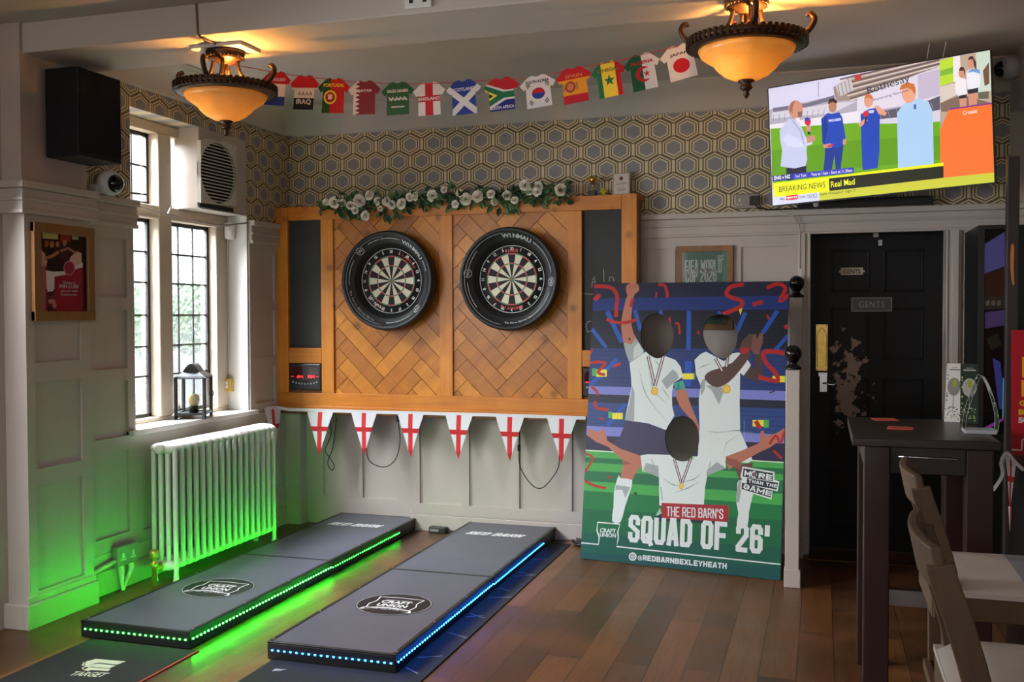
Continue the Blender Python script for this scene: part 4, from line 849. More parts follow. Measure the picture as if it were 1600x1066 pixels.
# dartboards
CRM, BLK, RED_, GRN = mat('sisal_cream', (226, 218, 196), .8), mat('sisal_black', (30, 30, 32), .8), mat('sisal_red', (212, 58, 62), .8), mat('sisal_green', (78, 140, 86), .8)
NUMS = '20 1 18 4 13 6 10 15 2 17 3 19 7 16 8 11 14 9 12 5'.split()
def dartboard(cx, cz, label, slabel, texts, twist, wordA, wordB):
    yf = 6.205; c = V((cx, yf, cz)); U3, V3, N3 = V((1, 0, 0)), V((0, 0, 1)), V((0, -1, 0)); R0 = .2255
    t = thing('dartboard', label, 'dartboard', (cx, 6.25, cz), 'dartboards')
    m = MB(); P = lambda r, a, e=0.: c+U3*(r*cos(a))+V3*(r*sin(a))+N3*e
    m.lathe([(R0, -.035), (R0, 0), (0, 0)], c, BLK, 64, ax=N3)
    st = 2*pi/20
    for i in range(20):
        a0 = pi/2+twist-st/2-st*i; a1 = a0+st
        for r0, r1, mm in ((.0159, .099, (BLK, CRM)), (.099, .107, (RED_, GRN)), (.107, .162, (BLK, CRM)), (.162, .170, (RED_, GRN))):
            q = mm[i % 2]; k = 3
            for j in range(k):
                b0, b1 = a0+(a1-a0)*j/k, a0+(a1-a0)*(j+1)/k; m.add([P(r0, b0, .001), P(r1, b0, .001), P(r1, b1, .001), P(r0, b1, .001)], [(0, 1, 2, 3)], q)
    for r, mm, e in ((.0159, GRN, .0012), (.00635, RED_, .0016)): m.add([P(r, 2*pi*j/24, e) for j in range(24)], [list(range(24))], mm)
    m.build('face', t)
    m = MB(); wire = mat('board_wire', (176, 178, 176), .35, .8)
    for r in (.0159, .00635, .099, .107, .162, .170): m.tube([P(r, 2*pi*j/48, .0015) for j in range(48)], .0006, wire, 4, closed=True)
    for i in range(20): a = pi/2+twist-st/2-st*i; m.tube([P(.0159, a, .0015), P(.17, a, .0015)], .0006, wire, 4)
    m.build('wire_spider', t)
    m = MB(); wr = mat('ring_white', (232, 232, 230), .4); m.tube([P(.2185, 2*pi*j/64, .002) for j in range(64)], .0022, wr, 6, closed=True)
    for i, s in enumerate(NUMS):
        a = 90+math.degrees(twist)-18*i; wd = 6.5 if len(s) == 2 else 3.4
        arctext(m, c, U3, V3, N3, s, .199, a+wd/2, a-wd/2, .028, wr)
    m.build('number_ring', t)
    m = MB()
    for s, a0, a1, sz, col in texts: arctext(m, c, U3, V3, N3, s, .189, a0, a1, sz, col, bold=.025, inward=(a0 < a1))
    m.build('board_lettering', t)
    t = thing('dartboard_surround', slabel, 'dartboard surround', (cx, 6.25, cz), 'dartboard surrounds')
    m = MB(); foam = mat('surround_foam', (24, 25, 28), .5); pr = [(.310, -.033), (.324, -.015), (.334, .03), (.336, .060), (.332, .080), (.324, .090), (.314, .090), (.304, .082), (.262, .045), (.255, .044), (.252, .036), (.228, .006), (.2262, -.03)]
    m.lathe(pr+[pr[0]], c, foam, 72, ax=N3); m.build('ring', t)
    m = MB(); gl = mat('surround_trim', (104, 106, 110), .4); wl = ink(190, 192, 196, .5)
    k = 40; a0, a1 = 95, 262; ring = []
    for i in range(k+1): a = radians(a0+(a1-a0)*i/k); ring.append(P(.2985, a, .0785))
    m.tube(ring, .004, gl, 6); m.build('trim_line', t)
    m = MB(); T = radians(40); cc = c+N3*.064
    arctext(m, cc, U3, V3, N3, wordA[0], .282, wordA[1], wordA[2], .047, wl, T, bold=.03)
    arctext(m, cc, U3, V3, N3, wordB[0], .284, wordB[1], wordB[2], .021, wl, T, inward=True)
    for ang in wordA[3]:
        a = radians(ang); q = cc+(U3*cos(a)+V3*sin(a))*.284; tan = U3*-sin(a)+V3*cos(a); rad = (U3*cos(a)+V3*sin(a))*cos(T)+N3*sin(T); nn = N3*cos(T)-(U3*cos(a)+V3*sin(a))*sin(T)
        m.tube([q+nn*.0015+(tan*cos(2*pi*j/20)+rad*sin(2*pi*j/20))*.026 for j in range(20)], .003, wl, 5, closed=True)
        arctext(m, cc, U3, V3, N3, 'W', .284, ang+2, ang-2, .034, wl, T, bold=.03)
    for b0, b1 in wordA[4]:
        ring = [cc+(U3*cos(radians(b0+(b1-b0)*i/14))+V3*sin(radians(b0+(b1-b0)*i/14)))*.284+N3*.0015 for i in range(15)]; m.tube(ring, .0028, wl, 5)
    m.build('lettering', t)
rw = ink(224, 96, 92)
dartboard(-2.783, 1.73, 'dartboard with red and green rings, left of the pair on herringbone wood', 'thick black foam ring round the left dartboard',
          (('DIAMOND', 75, 25, .022, rw), ('Winmau', 214, 255, .032, ink(236, 214, 200))), radians(0), ('WINMAU', 66, 30, (135, -42), ((100, 72), (27, 12), (-50, -92), (120, 102), (150, 185))), ('The Force Behind Darts', 193, 250))
dartboard(-1.93, 1.73, 'dartboard with red and green rings, right of the pair near the cutout', 'thick black foam ring round the right dartboard',
          (('BLADE', 104, 76, .026, rw), ('DIAMOND', 246, 294, .026, rw)), radians(0), ('WINMAU', 98, 58, (172, -4), ((55, 8), (-18, -60), (140, 178), (184, 220))), ('The Force Behind Darts', 264, 306))
# garland of roses along the top rail
t = thing('flower_garland', 'garland of white roses and green leaves along the top of the dart frame', 'garland', (-2.3, 6.30, 2.262))
def gp(x, y, Y=6.26): return onY(x, y, Y)
rnd = random.Random(11); m = MB(); stem = mat('stem_green', (62, 78, 46), .6)
path = cr([gp(512, 322), gp(545, 318), gp(590, 315), gp(640, 312), (gp(690, 308)), gp(735, 306), gp(790, 306), gp(840, 300), gp(890, 299)], 10, False); path = [(p[0], 6.228, max(p[2], 2.272)) for p in path]
m.tube(path, .006, stem, 6); m.build('stem', t)
m = MB()
def leaf(p, d, L_, W_, mm, nrm):
    d = d.normalized(); s = d.cross(nrm).normalized(); n2 = s.cross(d)
    a = [p, p+d*L_*.3+s*W_*.42+n2*.004, p+d*L_*.65+s*W_*.40+n2*.003, p+d*L_, p+d*L_*.65-s*W_*.40+n2*.003, p+d*L_*.3-s*W_*.42+n2*.004, p+d*L_*.5-n2*.004]
    m.add(a, [(0, 6, 1), (1, 6, 2), (2, 6, 3), (3, 6, 4), (4, 6, 5), (5, 6, 0)], mm, False)
for i in range(400):
    q = V(path[rnd.randrange(len(path))])+V((rnd.gauss(0, .018), -abs(rnd.gauss(0, .022)), rnd.gauss(-.012, .028)))
    if q.z < 2.275: q.y = min(q.y, 6.226)
    d = V((rnd.gauss(0, 1), rnd.gauss(-.35, .4), rnd.gauss(-.15, .75))); leaf(q, d, rnd.uniform(.04, .08), rnd.uniform(.02, .042), LEAF[rnd.choice((0, 0, 1, 2, 2))], V((rnd.gauss(0, .3), -1, rnd.gauss(0, .3))))
for (x, y, nn) in ((540, 338, 12), (612, 338, 14), (795, 325, 16), (845, 315, 10), (560, 335, 10), (710, 322, 8), (745, 318, 8), (660, 322, 8)):
    for i in range(nn):
        q = gp(x+rnd.gauss(0, 9), y-rnd.uniform(0, 18), 6.225); leaf(q, V((rnd.gauss(0, .5), -.2, -1)), rnd.uniform(.04, .075), rnd.uniform(.018, .04), LEAF[rnd.choice((0, 1, 1, 2))], V((rnd.gauss(0, .3), -1, .2)))
m.build('foliage', t)
def rose_mb():
    m = MB(); vs = []; n_ = 110
    for i in range(n_+1):                                   # the furled centre: one petal ribbon wound outwards
        f = i/n_; a = f*4.6*2*pi; r = .003+.019*f; h = .026-.012*f+.002*sin(a*1.7); ln = .001+.005*f
        for k_, (dr, dh) in enumerate(((-.002, -.016), (0, -.004), (ln, 0))): vs.append(((r+dr)*cos(a), -(h+dh), (r+dr)*sin(a)))
    m.add(vs, [(3*i+j, 3*i+3+j, 3*i+4+j, 3*i+1+j) for i in range(n_) for j in range(2)], ROSE, True)
    for ring, (npt, r, h) in enumerate(((5, .026, .012), (5, .031, .004))):
        for q in range(npt):
            a = 2*pi*q/npt+ring*.6; vs = []
            for u in range(7):
                for v in range(5):
                    b = a+(u/6-.5)*2.0; s = v/4; edge = 1-(abs(u/6-.5)*2)**3*.35; rr = r*(.3+.7*s)*edge; zz = -.006+(h+.006)*sin(min(1, s*1.15)*pi*.62)
                    vs.append((rr*cos(b), -zz, rr*sin(b)))
            m.add(vs, [(u*5+v, (u+1)*5+v, (u+1)*5+v+1, u*5+v+1) for u in range(6) for v in range(4)], ROSE, True)
    return m
r0 = None
SX = lambda l, ox, oy, sc: [(ox+sc*x, oy+sc*y, s) for x, y, s in l]
spots = SX([(80, 370, .8), (185, 370, 1.25), (285, 375, .8), (380, 410, .9), (495, 350, 1.3), (440, 470, .8), (575, 535, 1.05), (625, 285, 1.1), (725, 360, .95), (755, 450, .6), (835, 360, 1.0), (900, 400, .95), (1030, 390, 1.2), (1125, 305, .9), (1205, 295, 1.0), (1410, 290, 1.25), (1550, 215, .7)], 500, 270, .125)
spots += SX([(215, 240, .8), (165, 375, .8), (290, 315, 1.25), (430, 285, 1.25), (590, 255, .9), (625, 350, .75), (785, 270, 1.0), (870, 325, .8), (995, 150, 1.15), (1050, 225, .75), (1155, 160, 1.0), (1140, 225, 1.0), (1415, 205, 1.25)], 690, 270, .13125)
for x, y, s in spots:
    if r0 is None: o = r0 = rose_mb().build('rose', t, world=False)
    else: o = r0.copy(); COL.objects.link(o)
    o.parent = t; o.location = gp(x, y, 6.188)-LOC[t.name]; o.scale = (s*1.12,)*3; o.rotation_euler = (rnd.uniform(-.5, .4), rnd.uniform(0, 6), rnd.uniform(-.5, .5))
# things standing on the frame
t = thing('trophy', 'small gold trophy cup on black base on top of the dart frame', 'trophy', onY(926, 302, 6.33)); c = V(LOC[t.name]); c.z = 2.262; t.location = c; LOC[t.name] = c
gold = mat('gold', (222, 178, 80), .22, 1.)
MB().box(c.x-.026, c.x+.026, c.y-.026, c.y+.026, 2.262, 2.30, BLACK).build('base', t, bev=.003)
m = MB(); m.lathe([(.018, .038), (.007, .046), (.005, .07), (.008, .08), (.022, .098), (.027, .122), (.025, .123), (.02, .10), (0, .088)], c, gold, 24); cup = m.build('cup', t)
for s in (-1, 1): MB().tube(cr([tuple(c+V((s*a, 0, h))) for a, h in ((.022, .098), (.038, .10), (.044, .115), (.036, .124), (.026, .119))], 4, False), .0025, gold, 6).build('handle', cup)
t = thing('ornament', 'small yellow green ornament between the trophy and the certificate', 'ornament', (-1.35, 6.33, 2.262)); q = onY(943, 298, 6.33); q.z = 2.262; t.location = q; LOC[t.name] = q
yel = ink(196, 186, 60); m = MB()
for dx, dz, r in ((0, .018, .016), (.012, .03, .011), (-.012, .03, .011), (0, .042, .012)): m.ball(q+V((dx, 0, dz)), r, yel, 10)
m.build('body', t)
CP = Plane((onY(970, 300, 6.32).x, 6.33, 2.262), (1, 0, .04), (.0, .25, 1))
t = thing('framed_certificate', 'cream framed certificate leaning on top of the dart frame', 'picture frame', (CP.o.x, 6.33, 2.262))
fr = ink(176, 158, 122); pp = ink(214, 206, 198)
m = MB(); slab(m, CP, rect(-.058, .0, .058, .155), .012, fr); m.build('frame', t, bev=.002)
m = MB(); art(m, CP, rect(-.048, .008, .048, .147), [(ell(0, .115, .012, .013), ink(120, 50, 46))], pp, .0008)
for z, wv in ((.082, .032), (.074, .036), (.055, .024), (.044, .03), (.036, .03), (.028, .02)): art(m, CP, rect(-wv, z, wv, z+.003), [], ink(130, 120, 116), .0012)
m.build('certificate', t)

# ================================================================== BUNTINGS
BP = Plane((0, 6.222, 0), (1, 0, 0), (0, 0, 1)); wf, rf = mat('flag_white', (226, 226, 232), .75), mat('flag_red', (206, 40, 44), .75)
t = thing('flag_bunting', 'red cross pennant bunting strung under the dart frame', 'bunting', (-2.55, 6.222, .835))
m = MB(); top = [(-3.683, 6.06, .842), (-3.66, 6.19, .84)]+[tuple(BP.to(*BP.px(x, y))) for x, y in ((450, 642.5), (600, 647), (760, 651), (915, 656))]
up = V((0, 0, 1))
for a, b in zip(top, top[1:]): a, b = V(a), V(b); m.add([a, b, b+up*.022, a+up*.022], [(0, 1, 2, 3)], wf)
m.build('tape', t)
def pennant(pl, A, B, C, e):
    """triangle A-B on the tape, C the tip; cross of the flag"""
    mid = ((A[0]+B[0])/2, (A[1]+B[1])/2); hw = .085; rx = lambda p, q, s: (p[0]+(q[0]-p[0])*s, p[1]+(q[1]-p[1])*s)
    v1, v2 = rx(A, B, .5-hw), rx(A, B, .5+hw); d = (C[0]-mid[0], C[1]-mid[1])
    vert = [v1, v2, (v2[0]+d[0], v2[1]+d[1]), (v1[0]+d[0], v1[1]+d[1])]
    h0, h1 = .33, .44; horiz = [(A[0]-.05+d[0]*h0, A[1]+d[1]*h0), (B[0]+.05+d[0]*h0, B[1]+d[1]*h0), (B[0]+.05+d[0]*h1, B[1]+d[1]*h1), (A[0]-.05+d[0]*h1, A[1]+d[1]*h1)]
    m = MB(); art(m, pl, [A, B, C], [(vert, rf), (horiz, rf)], wf, e)
    for i, p in enumerate(m.v):                                     # slight belly in the cloth
        a, b = (p-pl.o).dot(pl.u), (p-pl.o).dot(pl.v); s = (b-mid[1])/(C[1]-mid[1]); m.v[i] = p+pl.n*(.012*sin(s*3.1)-.006*s+.006*sin(s*9))
    return m
g = lambda x, y: BP.px(420+.31888*x, 520+.31888*y)
for A, B, C in (((190, 388), (316, 390), (250, 600)), ((405, 392), (530, 394), (470, 602)), ((632, 396), (760, 399), (697, 611)), ((866, 402), (1000, 406), (930, 620)), ((1113, 411), (1252, 415), (1182, 630)), ((1364, 419), (1508, 424), (1435, 638))):
    pennant(BP, g(*A), g(*B), g(*C), .003).build('pennant', t)
LB = Plane((-3.672, 0, 0), (0, 1, 0), (0, 0, 1))
pennant(Plane(V((-3.683, 6.06, .842)), (.035, .16, 0), (0, 0, 1)), (0, 0), (.165, 0), (.085, -.31), .002).build('pennant', t)
# national team shirts on a string
SPL = Plane((0, 4.9, 0), (1, 0, 0), (0, 0, 1))
t = thing('shirt_bunting', 'string of paper football shirts in national colours across the ceiling', 'bunting', (-1.7, 4.9, 2.62))
shirts = [('PARAGUAY', 434, 111, 44, 50, 7), ('IRAQ', 477, 117, 44, 51, 5), ('PORTUGAL', 523, 122, 49, 52, 4), ('QATAR', 571.5, 126, 49, 51, 2), ('SAUDI ARABIA', 623, 128, 50, 50, 0), ('ENGLAND', 671, 128, 49, 51, -1), ('SCOTLAND', 724.5, 125, 53, 54, -3),
          ('SOUTH AFRICA', 783, 121, 56, 52, -4), ('SOUTH KOREA', 839, 118, 55, 51, -6), ('SPAIN', 894.5, 105, 55, 58, -7), ('SENEGAL', 947, 96, 53, 58, -8), ('ALGERIA', 999.5, 84, 55, 60, -9), ('JAPAN', 1059, 70, 61, 58, -12)]
m = MB(); pts = [tuple(onY(344, 97, 4.272))]+[tuple(SPL.to(*SPL.px(x, y), .002)) for x, y in []+[(s[1], s[2]+3) for s in shirts]+[(1094, 68)]]+[tuple(onY(1150, 33, 4.272))]
m.tube(cr(pts, 3, False), .0022, ink(200, 60, 60), 5); m.build('string', t)
SH = [(-.12, 0), (-.06, -.045), (.06, -.045), (.12, 0), (.24, -.03), (.5, -.27), (.40, -.43), (.335, -.38), (.345, -1.02), (-.345, -1.02), (-.335, -.38), (-.40, -.43), (-.5, -.27), (-.24, -.03)]
def star(cx, cy, r, q=.4): return [(cx+(r if i % 2 == 0 else r*q)*sin(pi*i/5), cy+(r if i % 2 == 0 else r*q)*cos(pi*i/5)) for i in range(10)]
k = lambda r, g_, b: ink(r, g_, b, .4); R, Wt, B_, Kk, G_, Y_ = k(186, 30, 42), k(214, 208, 208), k(36, 56, 140), k(26, 26, 30), k(30, 84, 56), k(236, 206, 60)
full = rect(-.6, -1.1, .6, .1)
design = {'PARAGUAY': (R, [(rect(-.6, -.75, .6, -.38), Wt), (rect(-.6, -1.1, .6, -.75), B_), (ell(0, -.56, .1, .1), k(150, 150, 146)), (ell(0, -.56, .06, .06), Wt)], Wt, -.30),
          'IRAQ': (R, [(rect(-.6, -.68, .6, -.38), Wt), (rect(-.6, -1.1, .6, -.68), Kk)]+[(stroke([(-.2+.13*i, -.60), (-.17+.13*i, -.50), (-.12+.13*i, -.60)], .03), Kk) for i in range(4)], Wt, -.88),
          'PORTUGAL': (R, [(rect(-.6, -1.1, -.1, .1), k(36, 78, 40)), (ell(-.1, -.56, .2, .2), Y_), (ell(-.1, -.56, .15, .15), k(90, 60, 30)), (cr([(-.2, -.45), (0, -.45), (0, -.6), (-.1, -.68), (-.2, -.6)], 3), R), (rect(-.16, -.62, -.04, -.48), Wt)], Y_, -.26),
          'QATAR': (k(118, 32, 54), [([(-.6, .1), (-.28, .1)]+[((-.28 if i % 2 == 0 else -.14), .02-.065*i) for i in range(18)]+[(-.28, -1.1), (-.6, -1.1)], Wt)], Wt, -.36),
          'SAUDI ARABIA': (G_, [(stroke([(-.28+.04*i, -.46-.06*(i % 3)) for i in range(15)], .03), Wt), (stroke([(-.26+.04*i, -.56+.05*(i % 2)) for i in range(14)], .025), Wt), (rect(-.2, -.79, .2, -.755), Wt)], Wt, -.33),
          'ENGLAND': (Wt, [(rect(-.12, -1.1, .12, .1), R), (rect(-.6, -.60, .6, -.42), R)], Wt, -.56),
          'SCOTLAND': (k(40, 62, 142), [(stroke([(-.7, .0), (.55, -1.15)], .17), Wt), (stroke([(.7, .0), (-.55, -1.15)], .17), Wt)], Wt, -.33),
          'SOUTH AFRICA': (R, [(rect(-.6, -1.1, .6, -.55), k(36, 40, 120)), ([(-.6, -.05), (.1, -.40), (.6, -.40), (.6, -.70), (.1, -.70), (-.6, -1.1)], Wt), ([(-.6, -.1), (.05, -.45), (.6, -.45), (.6, -.64), (.05, -.64), (-.6, -1.0)], k(30, 110, 74)), ([(-.6, -.22), (-.12, -.54), (-.6, -.85)], Y_), ([(-.6, -.30), (-.22, -.54), (-.6, -.78)], Kk)], Wt, -.97),
          'SOUTH KOREA': (Wt, [(ell(0, -.58, .18, .18), k(44, 60, 140)), (ell(0, -.58, .18, .18, 24, 0, pi), R)]+[(stroke([(sx*.24+dx*.03, -.58+sy*.27+dx*sx*sy*-.03-.06), (sx*.24+dx*.03+sx*sy*-.05*-1, -.58+sy*.27+.06+dx*sx*sy*-.03)], .022), Kk) for sx in (-1, 1) for sy in (-1, 1) for dx in (-1, 0, 1)], Kk, -.25),
          'SPAIN': (R, [(rect(-.6, -.78, .6, -.34), k(222, 150, 40)), (ell(-.12, -.55, .15, .16), k(150, 70, 40)), (ell(-.12, -.55, .09, .1), k(200, 120, 90)), (rect(-.33, -.66, -.28, -.44), k(160, 110, 60)), (rect(.04, -.66, .09, -.44), k(160, 110, 60))], k(200, 120, 70), -.30),
          'SENEGAL': (Y_, [(rect(-.6, -1.1, -.2, .1), k(34, 110, 70)), (rect(.2, -1.1, .6, .1), R), (star(0, -.55, .17), k(34, 110, 70))], k(120, 110, 40), -.29),
          'ALGERIA': (Wt, [(rect(-.6, -1.1, 0, .1), k(28, 84, 54)), (cr([(.16, -.42), (-.02, -.36), (-.2, -.5), (-.2, -.66), (-.02, -.8), (.16, -.74), (0, -.72), (-.1, -.58), (0, -.44)], 3), R), (star(.1, -.58, .1), R)], R, -.30),
          'JAPAN': (Wt, [(ell(0, -.62, .21, .21, 32), R)], Kk, -.33)}
for nm, cx, ty, wd, hh, rot in shirts:
    a = SPL.px(cx, ty); s = abs(SPL.px(cx+wd/2, ty)[0]-SPL.px(cx-wd/2, ty)[0])*1.03; base, regs, tc, tz = design[nm]
    r = radians(-rot); sv = hh/wd/1.02*1.0
    pl = Plane(SPL.to(a[0]+random.uniform(-.004, .004), a[1]), SPL.u*cos(r)+SPL.v*sin(r), -SPL.u*sin(r)+SPL.v*cos(r))
    f = lambda l: [(x*s, y*s*sv*.92) for x, y in l]
    pl.o += pl.n*random.uniform(.0, .012)
    m = MB(); art(m, pl, f(SH), [(f(q), mm) for q, mm in regs], base); slab(m, pl, f(SH), .002, Wt, e=-.0004)
    sh = tag(m.build('paper_shirt', t), '%s football shirt of paper' % nm.title())
    wt_ = .38 if len(nm) > 6 else .28
    if nm == 'IRAQ': wt_ = .3
    hgt = .075 if nm != 'IRAQ' else .13
    m = MB(); text(m, pl, nm, -wt_*s*.85, tz*s*sv*.92, wt_*s*.85, (tz+hgt*1.3)*s*sv*.92, tc, .0008, .03); m.build('lettering', sh)
# leads hanging behind the bunting
for lab, pts in (('black lead looping behind the second pennant', [(515, 652), (517, 680), (508, 703), (515, 715), (522, 728), (518, 735), (512, 722), (520, 700), (524, 670), (526, 652)]), ('black lead drooping between the third and fourth pennants', [(575, 652), (572, 690), (577, 720), (600, 730), (618, 718), (625, 690), (623, 665), (622, 655)]), ('black lead drooping in a wide loop between the last two pennants', [(812, 655), (811, 700), (813, 730), (830, 757), (846, 763), (862, 748), (873, 728), (874, 700), (876, 660)])):
    m = MB(); q = [onY(x, y, 6.30) for x, y in pts]; m.tube(cr([tuple(p) for p in q], 5, False), .0035, GREYCAB, 6)
    if pts[0][0] != 515: m.box(q[-1 if pts[0][0] == 575 else 1].x-.008, q[-1 if pts[0][0] == 575 else 1].x+.008, 6.29, 6.31, q[-1 if pts[0][0] == 575 else 1].z-.02, q[-1 if pts[0][0] == 575 else 1].z+.02, BLACK)
    tag(m.build('cable', loc=q[0]), lab, 'cable')
# ================================================================== PLAYER CUTOUT BOARD
bl, br_, tl = V((-1.409, 5.932, 0.002)), V((-.216, 5.752, 0.002)), V((-1.387, 6.20, 1.697))
uu = (br_-bl).normalized()
BD = Plane(bl, uu, tl-bl)
PX = lambda l: [BD.px(*p) for p in l]
A_ = lambda l: PX([(900+.26276*x, 430+.26276*y) for x, y in l])
B2 = lambda l: PX([(900+.21875*x, 700+.21875*y) for x, y in l])
C_ = lambda l: PX([(880+.3003*x, 620+.3003*y) for x, y in l])
k = lambda r, g_, b: ink(r, g_, b, .42)
w_board = (br_-bl).length; h_board = BD.px(1075, 441)[1]
OUT = [(0, 0), (w_board, 0), (BD.px(1233, 439.5)[0], BD.px(1233, 439.5)[1]), BD.px(927.5, 443)]
HOLES = [A_(cr(q, 5)) for q in ([(480, 228), (530, 245), (565, 290), (580, 350), (568, 420), (535, 470), (490, 495), (445, 480), (405, 440), (385, 385), (388, 320), (410, 265), (440, 238)], [(870, 232), (915, 248), (945, 285), (960, 340), (955, 400), (935, 455), (905, 488), (875, 497), (830, 480), (785, 435), (756, 370), (758, 310), (785, 262), (825, 238)])]
HOLES.append(C_(cr([(625, 100), (665, 115), (695, 155), (708, 210), (700, 265), (670, 315), (635, 337), (590, 330), (555, 300), (533, 250), (530, 195), (550, 145), (585, 110)], 5)))
navy, dark, mid, lav, white, shade, skinL, skinD, redS = k(20, 25, 58), k(13, 16, 38), k(40, 70, 130), k(118, 124, 196), k(212, 219, 218), k(154, 161, 162), k(176, 108, 86), k(82, 56, 50), k(172, 26, 28)
shorts, grn, grn2, blu = k(54, 48, 82), k(20, 112, 60), k(66, 160, 76), k(22, 78, 172)
R_ = []
add = lambda f, q, m_, smooth=0: R_.append((f(cr(q, smooth)) if smooth else f(q), m_))
add(A_, [(90, 30), (1275, 20), (1270, 125), (90, 145)], k(24, 24, 54))
add(A_, [(90, 140), (1275, 120), (1270, 205), (90, 212)], k(18, 44, 110))
add(A_, [(80, 212), (1275, 205), (1268, 440), (70, 435)], dark)
for i in range(9): add(A_, [(85, 225+23*i), (1270, 222+23*i), (1270, 228+23*i), (85, 231+23*i)], k(8, 10, 26))
add(A_, [(70, 435), (1268, 440), (1258, 692), (60, 662)], k(26, 50, 108))
for i in range(8): add(A_, [(70, 450+26*i), (1262, 455+28*i), (1262, 459+28*i), (70, 454+26*i)], k(20, 40, 90))
add(A_, [(60, 660), (1258, 690), (1256, 747), (55, 706)], lav)
add(A_, [(50, 706), (1256, 747), (1256, 795), (50, 756)], k(26, 24, 50))
add(A_, [(50, 756), (1256, 795), (1254, 950), (45, 896)], k(32, 62, 122))
for i in range(5): add(A_, [(50, 775+26*i), (1256, 815+28*i), (1256, 819+28*i), (50, 779+26*i)], k(24, 48, 102))
add(A_, [(45, 896), (1254, 950), (1252, 1002), (40, 952)], lav)
add(A_, [(40, 952), (1252, 1002), (1250, 1130), (30, 1045)], k(36, 32, 66))
add(B2, [(20, 14), (1500, 106), (1480, 1060), (-20, 1060)], grn)
for a, b, c, d in ((20, 62, 112, 150), (98, 160, 190, 235), (232, 300, 330, 412)): add(B2, [(-10, a), (1500, c), (1498, d), (-10, b)], grn2)
for a, b, c, d in ((62, 98, 150, 190), (160, 232, 235, 330)): add(B2, [(-10, a), (1500, c), (1498, d), (-10, b)], k(28, 104, 66))
add(B2, [(-20, 430), (1500, 520), (1500, 1060), (-20, 1060)], k(12, 96, 58))
add(B2, [(-20, 600), (1500, 720), (1500, 1060), (-20, 1060)], k(10, 84, 66))
add(B2, [(-20, 740), (1500, 860), (1500, 1060), (-20, 1060)], k(8, 74, 72))
add(B2, [(20, 10), (1500, 102), (1500, 110), (20, 19)], k(206, 226, 190))
for q, w_ in (([(185, 215), (272, 400)], 26), ([(95, 320), (180, 432)], 22), ([(350, 208), (385, 330)], 24), ([(500, 212), (540, 330)], 20), ([(672, 212), (668, 445)], 26), ([(1008, 222), (950, 350)], 24), ([(850, 215), (880, 330)], 20), ([(1198, 212), (1110, 345)], 26), ([(1262, 358), (1185, 445)], 22), ([(245, 500), (85, 655)], 26), ([(295, 765), (185, 895)], 24), ([(668, 510), (664, 660)], 40)):
    R_.append((A_(stroke(q, w_)), blu))
for q, q2, in (((95, 555, 122, 600), (122, 562, 183, 605)), ((632, 585, 700, 620), (700, 585, 708, 620)), ((1240, 600, 1250, 640), (1168, 600, 1242, 637)), ((192, 812, 216, 850), (216, 820, 278, 857)), ((1050, 862, 1116, 900), (1116, 860, 1147, 907))):
    big, small = (q2, q) if q2[2]-q2[0] > q[2]-q[0] else (q, q2)
    R_.append((A_(rect(*small)), k(76, 160, 84))); R_.append((A_(rect(*big)), k(230, 216, 50)))
# left player: raised fist, white shirt, dark shorts
add(A_, [(300, 62), (330, 47), (362, 52), (374, 72), (372, 95), (345, 122), (335, 190), (328, 270), (340, 340), (356, 372), (335, 415), (300, 425), (282, 400), (272, 345), (268, 290), (278, 225), (295, 150), (305, 120), (297, 92)], skinL, 3)
for x in (320, 338, 354): R_.append((A_(stroke([(x, 58), (x+2, 76)], 3)), k(120, 66, 54)))
add(A_, [(312, 375), (320, 372), (326, 382), (318, 392)], k(40, 26, 24))
add(A_, [(282, 402), (330, 412), (356, 372), (402, 448), (400, 480), (322, 530), (298, 470)], shade)
add(A_, [(345, 430), (372, 400), (402, 450), (390, 470), (340, 500)], k(196, 202, 200))
add(A_, [(318, 525), (415, 455), (470, 490), (530, 482), (592, 505), (622, 545), (636, 605), (582, 640), (570, 700), (572, 780), (585, 835), (535, 922), (430, 882), (290, 862), (310, 765), (330, 670), (326, 590)], white)
add(A_, [(335, 660), (348, 700), (346, 872), (290, 862), (318, 760)], shade)
add(A_, [(575, 560), (600, 580), (612, 610), (582, 640), (540, 680), (508, 630)], shade)
for q in ([(375, 555), (395, 650), (440, 750), (550, 880)], [(430, 560), (460, 680), (545, 770)], [(505, 660), (560, 740)], [(470, 505), (500, 545)]): R_.append((A_(stroke(cr(q, 4, False), 7, True)), shade))
add(A_, [(582, 642), (636, 626), (653, 682), (594, 692)], k(64, 156, 138)); add(A_, [(612, 634), (622, 668), (640, 686), (594, 692), (590, 672)], k(50, 128, 124))
add(A_, [(594, 692), (652, 682), (672, 745), (700, 815), (728, 890), (735, 940), (715, 930), (690, 870), (650, 820), (612, 770)], skinL, 2)
add(C_, [(328, 124), (430, 138), (540, 175), (560, 330), (400, 315), (300, 305), (240, 265), (296, 205)], shorts)
add(B2, [(335, 90), (470, 120), (420, 190), (400, 235), (318, 215), (330, 150)], skinL); add(B2, [(440, 110), (330, 120), (350, 90), (470, 100)], k(138, 80, 66))
add(B2, [(306, 195), (320, 218), (402, 230), (380, 330), (350, 420), (318, 530), (258, 525), (268, 420), (270, 330), (285, 255)], white, 2)
add(B2, [(285, 265), (388, 280), (352, 360), (330, 300), (280, 300)], shade)
